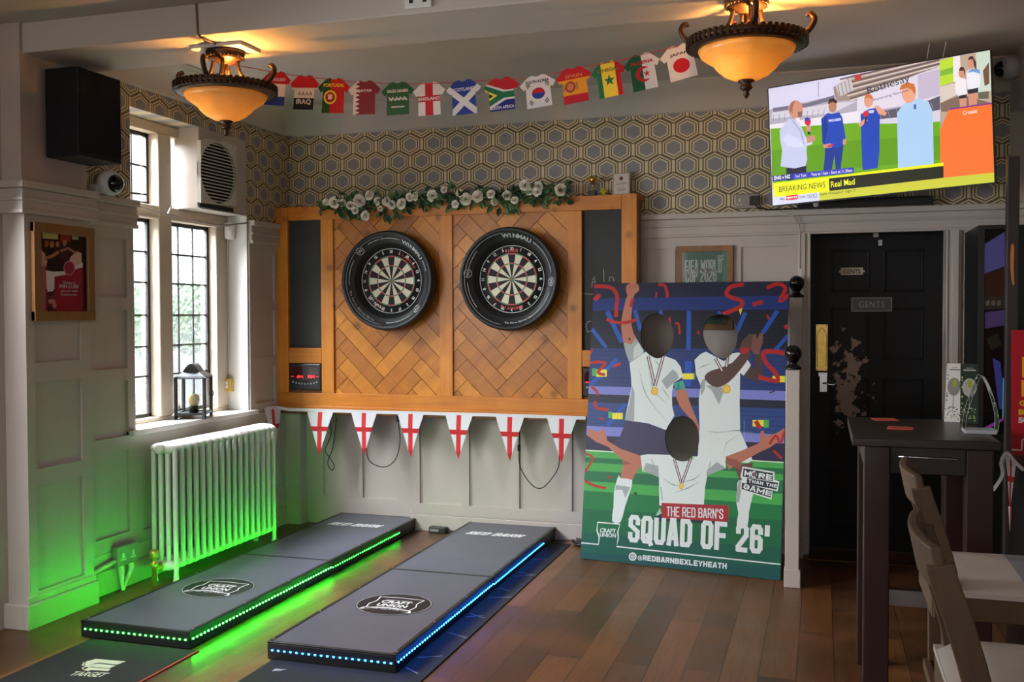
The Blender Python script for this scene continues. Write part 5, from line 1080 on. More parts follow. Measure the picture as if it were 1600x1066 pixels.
# right player: folded arms clapping
add(C_, [(708, 175), (920, 178), (958, 262), (985, 330), (960, 345), (830, 330), (700, 320)], white)
for q in ([(708, 178), (800, 185), (918, 180)], [(790, 190), (808, 230)], [(915, 195), (850, 240), (830, 300)]): R_.append((C_(stroke(q, 4, True)), shade))
add(B2, [(1130, 125), (1262, 105), (1262, 180), (1240, 240), (1165, 225)], k(96, 66, 58))
add(B2, [(1165, 228), (1262, 290), (1255, 370), (1235, 460), (1222, 570), (1148, 560), (1160, 470), (1145, 390), (1150, 300)], white, 2); add(B2, [(1165, 228), (1190, 250), (1165, 390), (1145, 390), (1150, 300)], shade)
add(A_, [(705, 505), (740, 470), (772, 455), (838, 490), (880, 512), (930, 466), (968, 460), (1012, 490), (1040, 535), (1002, 602), (976, 582), (973, 760), (976, 922), (735, 932), (730, 740), (742, 660), (714, 592)], white)
add(A_, [(740, 640), (775, 600), (765, 680), (745, 720)], shade); add(A_, [(770, 655), (860, 660), (880, 690), (850, 770), (810, 690)], shade)
for q in ([(720, 560), (760, 540), (805, 525)], [(940, 680), (970, 610)], [(780, 505), (812, 530)]): R_.append((A_(stroke(q, 7, True)), shade))
add(A_, [(995, 600), (1040, 540), (1064, 560), (1062, 470), (1098, 455), (1108, 540), (1112, 610), (1085, 640), (1035, 622)], k(70, 48, 44))
add(A_, [(764, 602), (800, 570), (850, 555), (930, 520), (975, 470), (1025, 455), (1035, 482), (970, 572), (905, 640), (838, 668), (785, 642)], skinD, 2)
add(A_, [(970, 440), (988, 392), (1030, 350), (1052, 350), (1060, 400), (1048, 440), (1012, 468)], skinD); add(A_, [(1045, 400), (1058, 350), (1070, 352), (1075, 385), (1092, 345), (1112, 345), (1112, 400), (1095, 440), (1090, 470), (1060, 472), (1042, 440)], k(118, 74, 66))
add(A_, [(972, 450), (985, 430), (1030, 432), (1028, 462), (990, 470)], redS)
# front player: arms spread wide
add(C_, [(130, 205), (128, 165), (150, 172), (190, 185), (203, 160), (216, 175), (230, 230), (300, 272), (405, 308), (412, 372), (300, 325), (235, 262), (170, 235)], skinL)
add(C_, [(845, 312), (930, 280), (1022, 240), (1028, 180), (1042, 175), (1050, 208), (1108, 190), (1150, 165), (1158, 185), (1128, 225), (1080, 262), (1020, 290), (860, 380)], skinL); add(C_, [(845, 315), (905, 330), (930, 350), (920, 380), (850, 350)], k(140, 82, 66))
add(C_, [(402, 305), (440, 300), (560, 303), (600, 330), (655, 335), (700, 308), (840, 315), (848, 372), (750, 410), (738, 470), (732, 562), (500, 566), (498, 410), (412, 388)], white)
add(C_, [(430, 345), (495, 360), (498, 420), (415, 385)], shade); add(C_, [(745, 412), (848, 372), (800, 340), (750, 380)], shade)
for q in ([(520, 425), (570, 458), (610, 462)], [(580, 500), (650, 475), (710, 440)], [(610, 445), (680, 430), (720, 395)], [(455, 320), (480, 370)], [(770, 330), (755, 380)]): R_.append((C_(stroke(cr(q, 3, False), 7, True)), shade))
R_.append((C_(stroke([(508, 470), (516, 540)], 6)), shade))
add(B2, [(570, 480), (600, 430), (612, 470), (600, 500)], k(150, 190, 170))
# medals and streamers
mr, mg = k(92, 30, 42), k(212, 170, 50)
for f, q, c in ((A_, ([(428, 480), (468, 660)], [(520, 480), (470, 660)]), (467, 690, 22, 24)), (A_, ([(828, 495), (870, 570)], [(902, 485), (895, 545)]), (895, 678, 25, 28)), (C_, ([(578, 325), (614, 450)], [(664, 322), (618, 450)]), (615, 465, 13, 17))):
    for l in q:
        R_.append((f(stroke(l, 18 if f is A_ else 14)), mr)); R_.append((f(stroke(l, 7 if f is A_ else 5)), white))
    R_.append((f(ell(*c, 20)), mg)); R_.append((f(ell(c[0], c[1], c[2]*.7, c[3]*.7, 16)), k(228, 192, 78)))
for q, w_ in (([(108, 66), (170, 68), (220, 82), (245, 130), (240, 190), (238, 250)], 22), ([(112, 150), (140, 115)], 26), ([(182, 262), (240, 282), (310, 280), (362, 262)], 18), ([(340, 140), (325, 188)], 18), ([(490, 55), (530, 66), (545, 132)], 18), ([(478, 100), (476, 132)], 10), ([(998, 55), (920, 70), (895, 112), (930, 135), (985, 155), (975, 190), (872, 232)], 24), ([(1050, 176), (1110, 158)], 24), ([(1135, 76), (1200, 52), (1245, 80), (1212, 155), (1266, 118)], 22), ([(1266, 475), (1190, 455), (1115, 462), (1130, 520), (1185, 580), (1200, 628), (1150, 622), (1085, 606)], 26), ([(82, 520), (175, 522), (130, 578), (172, 592)], 18), ([(220, 545), (265, 525)], 16), ([(92, 662), (122, 690), (130, 715)], 16), ([(112, 750), (122, 790), (195, 800)], 18), ([(140, 850), (165, 860)], 12), ([(555, 250), (565, 330)], 12), ([(590, 290), (610, 290), (616, 352)], 12), ([(727, 330), (727, 352)], 12), ([(1068, 868), (1095, 912)], 26), ([(1240, 315), (1262, 300)], 24), ([(1135, 235), (1148, 262)], 12), ([(1150, 1005), (1190, 955), (1215, 1000), (1240, 930)], 14), ([(100, 440), (85, 468)], 10)):
    R_.append((A_(stroke(cr(q, 4, False) if len(q) > 2 else q, w_)), redS))
for q, w_ in (([(62, 38), (120, 70), (85, 140), (62, 170)], 16), ([(62, 235), (130, 270), (215, 288)], 18), ([(1410, 20), (1470, 75)], 18)): R_.append((B2(stroke(cr(q, 4, False), w_)), redS))
add(A_, [(968, 205), (990, 195), (978, 240)], k(236, 196, 40)); R_.append((B2(ell(425, 325, 12, 8)), k(30, 40, 30)))
R_.append((B2(ell(238, 210, 12, 10)), redS)); R_.append((A_(stroke([(1150, 700), (1182, 690)], 9)), k(60, 60, 70)))
for q in ([(1000, 860), (1000, 990)], [(955, 932), (1050, 936)]): R_.append((A_(stroke(q, 5, True)), white))
# caption blocks
add(B2, [(612, 393), (1090, 412), (1087, 527), (610, 505)], k(160, 34, 44)); add(B2, [(565, 490), (612, 470), (612, 505), (1088, 527), (1086, 545), (560, 520)], k(20, 40, 60))
lw = 9
gl = [(30, 678), (160, 690), (166, 640), (150, 590), (154, 532), (314, 545), (298, 600), (302, 645), (290, 705), (760, 757), (1462, 833)]
R_.append((B2(stroke(gl, lw)), white))
add(B2, [(1190, 133), (1418, 172), (1416, 228), (1453, 240), (1440, 312), (1404, 300), (1396, 370), (1172, 298), (1184, 222), (1174, 205)], white)
add(B2, [(1196, 146), (1408, 182), (1406, 238), (1190, 205)], k(46, 46, 56)); add(B2, [(1222, 214), (1444, 250), (1432, 298), (1218, 258)], k(46, 46, 56)); add(B2, [(1186, 248), (1400, 304), (1390, 356), (1182, 294)], k(46, 46, 56))
R_.append((B2(ell(405, 777, 28, 30)), white)); 
t = thing('player_cutout', 'tall photo cutout board of three footballers with face holes leaning by the newel post', 'cutout board', (bl.x+.5, 5.85, 0))
m = MB(); slab(m, BD, OUT, .010, ink(40, 42, 60), HOLES, e=-.001); m.build('board', t)
m = MB(); art(m, BD, OUT, R_, navy, 0., HOLES); pr_ = m.build('print', t)
m = MB(); e = .0007
hB = lambda p, q: hypot(B2([p])[0][0]-B2([q])[0][0], B2([p])[0][1]-B2([q])[0][1])
bpx = lambda x, y: (900+.21875*x, 700+.21875*y)
P_ = lambda x, y: B2([(x, y)])[0]
block(m, BD, "THE RED BARN'S", P_(646, 488), P_(1052, 508), hB((648, 487), (648, 418)), white, e, .36, .2)
block(m, BD, "SQUAD OF 26'", P_(370, 672), P_(1385, 764), hB((500, 690), (500, 492)), white, e, .62, .17)
ptext(m, BD, '@', bpx(440, 803), bpx(472, 806), hB((500, 803), (500, 768)), white, e, .02); block(m, BD, 'REDBARNBEXLEYHEATH', P_(476, 804), P_(1076, 866), hB((500, 803), (500, 764)), white, e, .44, .22)
ptext(m, BD, 'CRAFT', bpx(172, 604), bpx(284, 612), hB((172, 604), (172, 572)), white, e, .03); ptext(m, BD, 'UNION', bpx(170, 634), bpx(284, 642), hB((172, 634), (172, 606)), white, e, .03)
block(m, BD, 'M', P_(1200, 196), P_(1246, 205), hB((1200, 196), (1200, 160)), white, e, .5, .2); block(m, BD, 'RE', P_(1302, 214), P_(1400, 231), hB((1200, 196), (1200, 160)), white, e, .5, .25); block(m, BD, 'THAN THE', P_(1230, 246), P_(1434, 286), hB((1230, 246), (1230, 222)), white, e, .4, .3); block(m, BD, 'GAME', P_(1194, 290), P_(1390, 346), hB((1194, 290), (1194, 256)), white, e, .42, .25)
art(m, BD, B2(ell(1271, 190, 22, 24)), [(B2(ell(1271, 190, 15, 16)), k(170, 60, 60)), (B2(rect(1271, 174, 1290, 206)), k(60, 110, 120))], white, e)
for q in (ell(405, 777, 17, 18, 20), ell(405, 777, 8, 9, 14)):
    art(m, BD, B2(stroke(q+[q[0]], 4)), [], k(8, 74, 72), e)
m.build('lettering', pr_)
# ================================================================== BACK WALL, RIGHT
t = thing('framed_poster', 'oak framed green football poster behind the top of the player cutout', 'poster', (-.71, 6.42, 1.38))
FR = Plane((0, 6.406, 0), (1, 0, 0), (0, 0, 1)); x0, x1, z0, z1, f_ = -.893, -.534, 1.40, 1.932, .038
m = MB(); m.box(x0, x0+f_, 6.400, 6.427, z0, z1, OAKF).box(x1-f_, x1, 6.400, 6.427, z0, z1, OAKF).box(x0, x1, 6.399, 6.427, z1-f_, z1, OAKF).box(x0, x1, 6.399, 6.427, z0, z0+f_, OAKF); m.build('frame', t, bev=.003)
m = MB(); g1 = k(104, 134, 122); art(m, FR, rect(x0+f_-.002, z0+f_, x1-f_+.002, z1-f_+.002), [(rect(-.60, z0+f_, -.57, 1.9), k(120, 156, 140)), ([(-.855, 1.6), (-.70, 1.72), (-.62, 1.62), (-.75, 1.5)], k(70, 110, 96))], g1); po = m.build('poster', t)
m = MB(); gw = k(206, 206, 202)
for s, p, q, h in (('FIFA WORLD', (1070, 427), (1128, 426), .083), ('CUP 2026', (1071, 441.5), (1120, 440), .083)): block(m, FR, s, FR.px(*p), FR.px(*q), h, gw, .0008, .55, .16)
ptext(m, FR, 'CRAFT', (1121, 403), (1131, 402.5), .016, gw, .0008, .04); ptext(m, FR, 'UNION', (1121, 407.5), (1131, 407), .016, gw, .0008, .04)
m.build('lettering', po)
m = MB(); m.add([FR.to(x0+f_, z0+f_, .004), FR.to(x1-f_, z0+f_, .004), FR.to(x1-f_, z1-f_, .004), FR.to(x0+f_, z1-f_, .004)], [(0, 1, 2, 3)], clear_glass('poster_glass', (.97, .98, .98), .0, .06)); m.build('glazing', t)
# television
A = onY(1201, 138, 6.1); B = onY(1548.5, 79, 5.75); C = onY(1207, 322, 6.1); D = onY(1552, 284, 5.75)
ctr = (A+B+C+D)/4; ru = ((B-A).normalized()+(D-C).normalized()).normalized(); rv = ((A-C)+(B-D)).normalized()
TV = Plane(ctr, ru, rv); tw_, th_ = ((B-A).length+(D-C).length)/2, ((A-C).length+(B-D).length)/2
t = thing('television', 'large tilted flat screen television showing sports news above the gents door', 'television', tuple(ctr))
def rr(w_, h_, r=.012): return [(sx*(w_/2-r)+r*cos(a), sy*(h_/2-r)+r*sin(a)) for sx, sy, s in ((1, 1, 0), (-1, 1, pi/2), (-1, -1, pi), (1, -1, 1.5*pi)) for a in (s, s+pi/4, s+pi/2)]
m = MB(); slab(m, TV, rr(tw_+.012, th_+.012), .030, BLACK); slab(m, TV, rr(tw_*.7, th_*.6), .03, BLACK, e=-.03); m.build('body', t)
m = MB(); back = TV.to(0, 0, -.06); m.bar(back, V((back.x+.02, 6.44, back.z)), .09, .09, BLACK); m.box(back.x-.2, back.x+.2, 6.42, 6.44, back.z-.15, back.z+.15, BLACK); m.build('wall_mount', t)
T_ = lambda l: [TV.px(1150+.33784*x, 60+.33784*y) for x, y in l]
S = scr; R_ = []
add = lambda q, c, n_=0: R_.append((T_(cr(q, n_) if n_ else q), c))
add([(150, 330), (460, 265), (560, 250), (700, 190), (945, 100), (945, 420), (150, 440)], S(168, 164, 180))
add([(155, 400), (330, 375), (600, 330), (600, 385), (330, 410), (160, 430)], S(222, 220, 232))
add([(170, 322), (330, 300), (455, 262), (455, 285), (330, 318), (172, 340)], S(110, 108, 130)); add([(165, 345), (450, 300), (560, 290), (450, 345), (165, 372)], S(200, 200, 216))
for i in range(12): R_.append((T_(stroke([(175+26*i, 352-3*i), (172+26*i, 385-4*i)], 2.5)), S(130, 130, 150)))
add([(450, 225), (540, 170), (640, 150), (945, 88), (945, 190), (830, 170), (560, 285), (470, 290), (455, 260)], S(150, 134, 128))
for i in range(5): R_.append((T_(stroke([(480+12*i, 190+22*i), (945, 100+18*i-20)], 7)), S(96, 84, 84))); R_.append((T_(stroke([(480+12*i, 200+22*i), (945, 110+18*i-20)], 5)), S(206, 196, 190)))
add([(548, 175), (580, 160), (580, 190), (552, 200)], S(176, 60, 60)); R_.append((T_(stroke([(380, 200), (382, 270)], 3)), S(110, 110, 130)))
add([(460, 220), (530, 180), (545, 240), (480, 270)], S(190, 184, 190))
for i in range(4): R_.append((T_(stroke([(470+16*i, 215-9*i), (482+16*i, 268-7*i)], 3)), S(110, 106, 112)))
add([(560, 280), (840, 165), (945, 130), (945, 275), (845, 300), (560, 345)], S(212, 208, 228)); add([(840, 170), (942, 140), (942, 262), (842, 290)], S(186, 178, 206))
add([(600, 350), (845, 305), (945, 265), (945, 330), (800, 365), (600, 390)], S(86, 84, 104))
for i in range(8): R_.append((T_(stroke([(620+40*i, 345-7*i), (632+40*i, 380-8*i)], 3)), S(140, 138, 156)))
add([(560, 385), (800, 360), (945, 330), (945, 440), (560, 440)], S(206, 204, 220))
add([(160, 418), (330, 405), (560, 392), (700, 395), (950, 385), (950, 700), (170, 700)], S(104, 164, 22)); add([(165, 520), (560, 470), (950, 450), (950, 560), (165, 640)], S(92, 150, 18))
add([(232, 600), (325, 580), (326, 640), (236, 660)], S(30, 30, 52)); sk = S(196, 140, 118)
add([(202, 425), (245, 370), (292, 385), (322, 455), (332, 470), (326, 520), (330, 560), (322, 590), (270, 602), (206, 592), (214, 520), (204, 470)], S(190, 194, 226)); add([(215, 470), (240, 440), (300, 470), (355, 460), (352, 490), (300, 505), (240, 500)], S(206, 210, 238)); R_.append((T_(stroke([(262, 380), (300, 430), (318, 500)], 5)), S(150, 156, 196)))
add([(265, 360), (285, 352), (296, 378), (288, 392)], S(228, 230, 240))
R_.append((T_(ell(276, 328, 34, 42)), sk)); add([(244, 330), (255, 300), (275, 288), (262, 320), (262, 350)], S(150, 108, 92)); add([(285, 340), (308, 338), (306, 362), (288, 366)], S(128, 96, 84))
add([(325, 455), (365, 448), (368, 472), (330, 486)], sk); R_.append((T_(stroke([(335, 400), (338, 445)], 12)), S(40, 36, 60))); R_.append((T_(ell(332, 385, 15, 18)), S(196, 32, 52))); R_.append((T_(ell(330, 374, 12, 8)), S(60, 60, 170))); add([(322, 405), (346, 402), (346, 432), (326, 430)], sk)
bl1, bl2 = S(28, 66, 176), S(22, 52, 140)
add([(412, 500), (498, 488), (492, 540), (482, 620), (462, 622), (456, 540), (440, 622), (402, 625), (410, 560)], bl2)
add([(394, 372), (425, 345), (440, 350), (478, 342), (492, 365), (508, 465), (494, 478), (490, 500), (412, 510), (400, 485)], bl1); add([(400, 380), (418, 355), (424, 420), (410, 490), (400, 480)], bl2)
R_.append((T_(ell(447, 314, 19, 29)), S(176, 122, 98))); add([(426, 305), (430, 282), (450, 276), (468, 288), (466, 302), (446, 294)], S(56, 38, 36)); add([(402, 492), (440, 485), (442, 505), (408, 508)], sk); add([(494, 468), (510, 464), (508, 490), (496, 494)], sk); R_.append((T_(stroke([(425, 500), (452, 492)], 8)), S(190, 40, 60)))
add([(576, 352), (612, 328), (650, 320), (666, 345), (664, 440), (664, 520), (655, 600), (585, 610), (580, 480)], bl1); add([(610, 335), (640, 330), (636, 345), (616, 346)], S(190, 196, 214))
R_.append((T_(ell(613, 290, 21, 30)), S(214, 152, 126))); add([(592, 282), (600, 260), (620, 256), (634, 272), (630, 284), (612, 274)], S(196, 112, 60)); add([(640, 312), (656, 310), (698, 345), (690, 358), (660, 350)], S(214, 152, 126)); add([(566, 395), (600, 368), (610, 380), (575, 412)], S(214, 152, 126)); R_.append((T_(ell(600, 350, 12, 15)), S(206, 36, 50))); R_.append((T_(stroke([(602, 362), (598, 395)], 9)), S(40, 36, 60)))
add([(745, 345), (770, 310), (800, 290), (835, 278), (890, 292), (910, 340), (915, 600), (750, 610)], S(164, 200, 236)); R_.append((T_(cr([(765, 255), (775, 230), (800, 218), (826, 232), (832, 262), (820, 290), (795, 300), (775, 285)], 3)), S(220, 160, 134))); add([(755, 240), (765, 215), (795, 203), (825, 212), (832, 240), (828, 262), (815, 240), (790, 228), (770, 236)], S(190, 112, 52)); R_.append((T_(rect(822, 305, 834, 328)), S(70, 100, 160)))
# side panel with the two girls, orange block
add([(942, 95), (1185, 55), (1195, 460), (945, 480)], S(176, 160, 144)); add([(942, 105), (1004, 86), (1006, 200), (944, 222)], S(176, 214, 50)); add([(944, 150), (1004, 132), (1004, 160), (944, 176)], S(120, 176, 60))
add([(1004, 86), (1036, 80), (1040, 200), (1006, 202)], S(226, 222, 228)); add([(944, 225), (1040, 200), (1040, 250), (944, 300)], S(206, 198, 190)); add([(1110, 60), (1185, 50), (1190, 240), (1120, 250)], S(190, 210, 196)); add([(945, 300), (1040, 260), (1185, 300), (1185, 330), (950, 340)], S(120, 100, 90))
add([(1016, 190), (1044, 182), (1066, 192), (1068, 262), (1030, 272), (1014, 245)], S(226, 226, 236)); R_.append((T_(ell(1044, 160, 15, 24)), sk)); add([(1030, 150), (1036, 134), (1052, 132), (1060, 150), (1060, 182), (1054, 150)], S(70, 46, 38)); add([(1032, 268), (1068, 260), (1066, 316), (1036, 320)], sk); add([(1030, 266), (1068, 258), (1068, 275), (1032, 280)], S(40, 36, 50))
add([(1064, 155), (1088, 142), (1126, 144), (1132, 190), (1124, 232), (1072, 240)], S(222, 226, 240)); add([(1066, 160), (1090, 142), (1126, 144), (1130, 165), (1100, 155)], S(110, 150, 206)); R_.append((T_(ell(1088, 110, 17, 28)), sk)); add([(1072, 100), (1080, 84), (1096, 82), (1110, 110), (1112, 148), (1102, 130), (1096, 96)], S(64, 42, 36)); add([(1072, 240), (1118, 228), (1114, 305), (1078, 312)], sk); add([(1070, 238), (1120, 228), (1120, 250), (1074, 258)], S(40, 36, 50))
add([(1142, 150), (1170, 110), (1172, 210), (1150, 220)], S(110, 74, 60)); add([(1120, 250), (1170, 245), (1168, 280), (1120, 280)], S(96, 96, 80))
add([(985, 330), (1190, 300), (1200, 470), (1200, 720), (945, 720), (945, 420)], S(238, 112, 48)); R_.append((T_(stroke([(985, 328), (1190, 300)], 6)), S(110, 40, 140)))
# captions
add([(168, 637), (545, 596), (546, 622), (170, 662)], S(56, 58, 176)); add([(168, 637), (262, 627), (262, 652), (170, 662)], S(36, 34, 130))
add([(172, 670), (960, 575), (960, 690), (176, 738)], S(232, 232, 24)); add([(430, 648), (960, 590), (960, 650), (432, 706)], S(30, 32, 18))
add([(174, 736), (386, 712), (386, 752), (176, 778)], S(206, 210, 236)); add([(386, 712), (960, 645), (1200, 620), (1200, 700), (386, 752)], S(196, 198, 60)); add([(232, 728), (286, 722), (286, 744), (232, 750)], S(206, 40, 60))
m = MB(); art(m, TV, [(sx*tw_/2, sy*th_/2) for sx, sy in ((-1, -1), (1, -1), (1, 1), (-1, 1))], R_, S(206, 206, 236), .001); sc = m.build('screen', t)
m = MB(); tp = lambda x, y: (1150+.33784*x, 60+.33784*y); e = .002; wS, kS, yS = S(236, 236, 244), S(24, 24, 30), S(240, 238, 60)
sd = lambda n_: n_*.33784*5.95/FPX
for s, p, q, h, c, bo in (('ENG v NZ', (177, 656), (252, 647), 17, wS, .03), ('2nd Test', (274, 645), (326, 639), 13, wS, 0), ('Toss at 11am - Start at 11.30am', (348, 637), (538, 617), 13, wS, .01), ('BREAKING NEWS', (200, 712), (414, 690), 26, kS, 0), ('Real Mad', (440, 690), (550, 676), 27, yS, .008), ('sky', (203, 752), (228, 750), 15, S(50, 50, 80), .02), ('sports', (236, 746), (282, 741), 13, wS, .02), ('news', (290, 742), (322, 738), 11, S(90, 90, 110), 0), ('10.52', (332, 740), (377, 735), 17, kS, 0), ('ham Hotspur sign S', (388, 732), (553, 712), 16, S(70, 70, 20), 0), ('Rothesay', (612, 268), (808, 208), 40, S(40, 46, 76), 0), ('Protecting Pensions', (636, 295), (800, 248), 15, S(60, 64, 90), 0), ('WHOLE UNION', (428, 388), (486, 380), 11, wS, .03), ('Croatia', (1050, 355), (1116, 344), 16, wS, 0)):
    ptext(m, TV, s, tp(*p), tp(*q), sd(h), c, e, bo)
m.build('captions', sc)
t = thing('soundbar', 'slim black soundbar under the television on the panelling ledge', 'soundbar', (.05, 6.38, 2.142))
q = onY(1245, 330, 6.37); m = MB(); m.box(q.x, .62, 6.345, 6.40, 2.142, 2.192, BLACK); m.build('body', t, bev=.006)
q = onY(1275, 327, 6.343); m = MB(); m.lathe([(.017, 0), (.017, .003), (.010, .004), (0, .004)], (q.x, 6.345, 2.165), ink(226, 226, 226), 20, ax=(0, -1, 0)); m.build('badge', t)
t = thing('wall_socket', 'double power socket with a plug in it, left below the television', 'socket', (-.45, 6.43, 2.2))
m = MB(); m.box(-.525, -.375, 6.43, 6.44, 2.16, 2.255, mat('grey_metal', (140, 134, 126), .35, .6)); m.build('face_plate', t, bev=.004)
m = MB(); m.box(-.435, -.375, 6.385, 6.43, 2.18, 2.235, BLACK); m.tube(cr([(-.40, 6.40, 2.185), (-.38, 6.40, 2.16), (-.30, 6.41, 2.148), (-.1, 6.42, 2.155), (.0, 6.42, 2.18)], 4, False), .005, GREYCAB, 6); m.build('plug', t, bev=.006)
m = MB(); m.box(-.502, -.495, 6.428, 6.431, 2.205, 2.225, WHITE).box(-.515, -.508, 6.428, 6.431, 2.185, 2.192, WHITE).box(-.49, -.483, 6.428, 6.431, 2.185, 2.192, WHITE); m.build('outlet', t)
m = MB(); m.tube([tuple(onY(x, y, 6.38)) for x, y in ((1215, 330), (1240, 338), (1249, 352))]+[tuple(onY(1250, 372, 6.40)), tuple(onY(1250, 420, 6.40))], .004, PAINT, 6)
tag(m.build('cable_conduit', loc=onY(1249, 352, 6.4)), 'thin painted cable running down beside the gents door frame', 'cable')
for a, b in (((1466, -8), (1447, 100)), ((1494, -8), (1472, 96))):
    m = MB(); m.tube([onY(*a, 5.86), onY(*b, 5.86)], .0028, ink(214, 208, 200), 6); m.build('hanging_cable', bpy.data.objects['television'])
# ================================================================== HIGH TABLE AND ITS THINGS
t = thing('high_table', 'dark wooden high table with drawer, right foreground before the gents door', 'table', (.35, 4.19, 0))
TX0, TX1, TY0, TY1 = .108, .60, 3.815, 4.57
DKV = wood('dark_leg_wood', (36, 18, 16), (52, 28, 24), 'Z', rough=.35, knots=False)
m = MB(); m.box(TX0, TX1, TY0, TY1, 1.018, 1.05, DKWOOD); m.build('table_top', t, bev=.004)
for x in (.150, .492):
    for y in (3.835, 4.465): m = MB(); m.box(x, x+.088, y, y+.088, 0, 1.018, DKV); m.build('leg', t, bev=.004)
m = MB(); m.box(.238, .492, 3.845, 3.865, .92, 1.018, DKWOOD); dr = m.build('drawer_front', t, bev=.003)
m = MB(); m.tube([(.266, 3.825, .985), (.462, 3.825, .982)], .004, STEEL, 8); m.bar((.28, 3.825, .985), (.28, 3.85, .985), .006, .006, STEEL); m.bar((.45, 3.825, .982), (.45, 3.85, .982), .006, .006, STEEL); tag(m.build('drawer_handle', dr), 'slim steel bar handle')
m = MB(); m.box(.155, .175, 3.92, 4.47, .92, 1.018, DKWOOD).box(.555, .575, 3.92, 4.47, .92, 1.018, DKWOOD).box(.238, .492, 4.525, 4.545, .92, 1.018, DKWOOD); m.build('apron', t)
m = MB(); m.box(.238, .492, 4.49, 4.52, .26, .33, DKV); m.box(.18, .21, 3.92, 4.47, .26, .33, DKV); m.box(.53, .56, 3.92, 4.47, .26, .33, DKV); m.build('stretcher', t)
MB().box(.238, .492, 4.482, 4.49, .262, .328, STEEL).build('kick_plate', t)
bm_r = ink(206, 84, 66, .5)
for lab, (cx, cy), r in (('orange red beer mat near the far edge of the high table', (.257, 4.49), .2), ('orange red beer mat near the front edge of the high table', (.295, 4.165), -.1)):
    t2 = thing('beer_mat', lab, 'beer mat', (cx, cy, 1.05), 'beer mats on the high table'); P = Plane((cx, cy, 1.0525), (cos(r), sin(r), 0), (-sin(r), cos(r), 0))
    m = MB(); slab(m, P, [(x*.047, y*.047) for x, y in ((-.9, -1), (.9, -1), (1, -.9), (1, .9), (.9, 1), (-.9, 1), (-1, .9), (-1, -.9))], .002, bm_r); m.build('card', t2)
    m = MB(); art(m, P, stroke([(-.03, -.02), (-.01, .02), (.01, -.015), (.03, .02)], .006), [], ink(150, 50, 44), .0006); art(m, P, rect(-.03, .026, .03, .032), [], ink(236, 190, 160), .0006); m.build('print', t2)
# folded drinks card
def leaflet(name, lab, o, u, bg, fg, leafc, tilt, w_, h_):
    t = thing(name, lab, 'menu card', tuple(o), 'drinks cards on the high table'); P = Plane(o, u, V(u).cross(V((0, 0, 1)))*-tilt+V((0, 0, 1)))
    m = MB(); slab(m, P, rect(0, 0, w_, h_), .002, bg); m.build('card', t)
    m = MB(); cx = w_*.5
    regs = [(ell(cx, h_*.60, w_*.40, h_*.155, 24), fg), (rect(cx-.0016, h_*.26, cx+.0016, h_*.46), fg), (ell(cx, h_*.25, w_*.2, h_*.012, 12), fg), (ell(cx+.002, h_*.66, w_*.13, h_*.07, 14), ink(150, 160, 50)), (rect(w_*.16, h_*.88, w_*.84, h_*.905), fg), (rect(w_*.3, h_*.925, w_*.7, h_*.935), fg)]
    rnd = random.Random(len(lab))
    for i in range(26): x, y = rnd.random()*w_*.9+.05*w_, rnd.random()*h_*.22+.01; regs.append((ell(x, y, .003, .0025, 6), leafc))
    for i in range(10): x, y = (rnd.choice((.1, .9))*w_, (.3+.5*rnd.random())*h_); regs.append((ell(x, y, .004, .003, 6), leafc))
    art(m, P, rect(.001, .001, w_-.001, h_-.001), regs, bg, .0006); m.build('print', t)
o1 = onZ(1475, 659, 1.051); o2 = onZ(1496, 662, 1.051)
leaflet('drinks_card', 'white drinks card with a balloon glass standing on the high table', o1, (1, -.25, 0), ink(206, 202, 198), ink(128, 126, 122), ink(70, 90, 60), .30, .062, .25)
leaflet('drinks_card', 'dark green drinks card with a balloon glass beside the white one', o2+V((.012, .02, 0)), (1, -.12, 0), ink(40, 56, 46), ink(170, 172, 164), ink(170, 184, 120), .30, .068, .25)
t = thing('sign_holder', 'clear acrylic sign holder bent into a loop on the high table', 'sign holder', (.56, 4.08, 1.05))
q = [onY(x, y, 4.10) for x, y in ((1505, 677), (1507, 655), (1510, 640), (1521, 607), (1531, 586), (1542, 600), (1552, 628), (1557, 650), (1557, 668), (1554, 679))]
q = [tuple(p) for p in q]; q = [(x, y, max(z, 1.055)) for x, y, z in q]; pl_ = cr(q, 3, False); ac = clear_glass('acrylic', (.86, .89, .89), .05)
m = MB(); n_ = len(pl_)
m.add([(x, 4.05, z) for x, y, z in pl_]+[(x, 4.14, z) for x, y, z in pl_], [(i, i+1, n_+i+1, n_+i) for i in range(n_-1)], ac, True)
for yy in (4.05, 4.14): m.tube([(x, yy, z) for x, y, z in pl_], .0009, mat('acrylic_edge', (140, 150, 148), .25), 5)
m.build('loop', t)
m = MB(); m.box(q[0][0], q[-1][0], 4.04, 4.15, 1.0505, 1.064, ink(176, 178, 184, .2)); m.build('base', t, bev=.002)
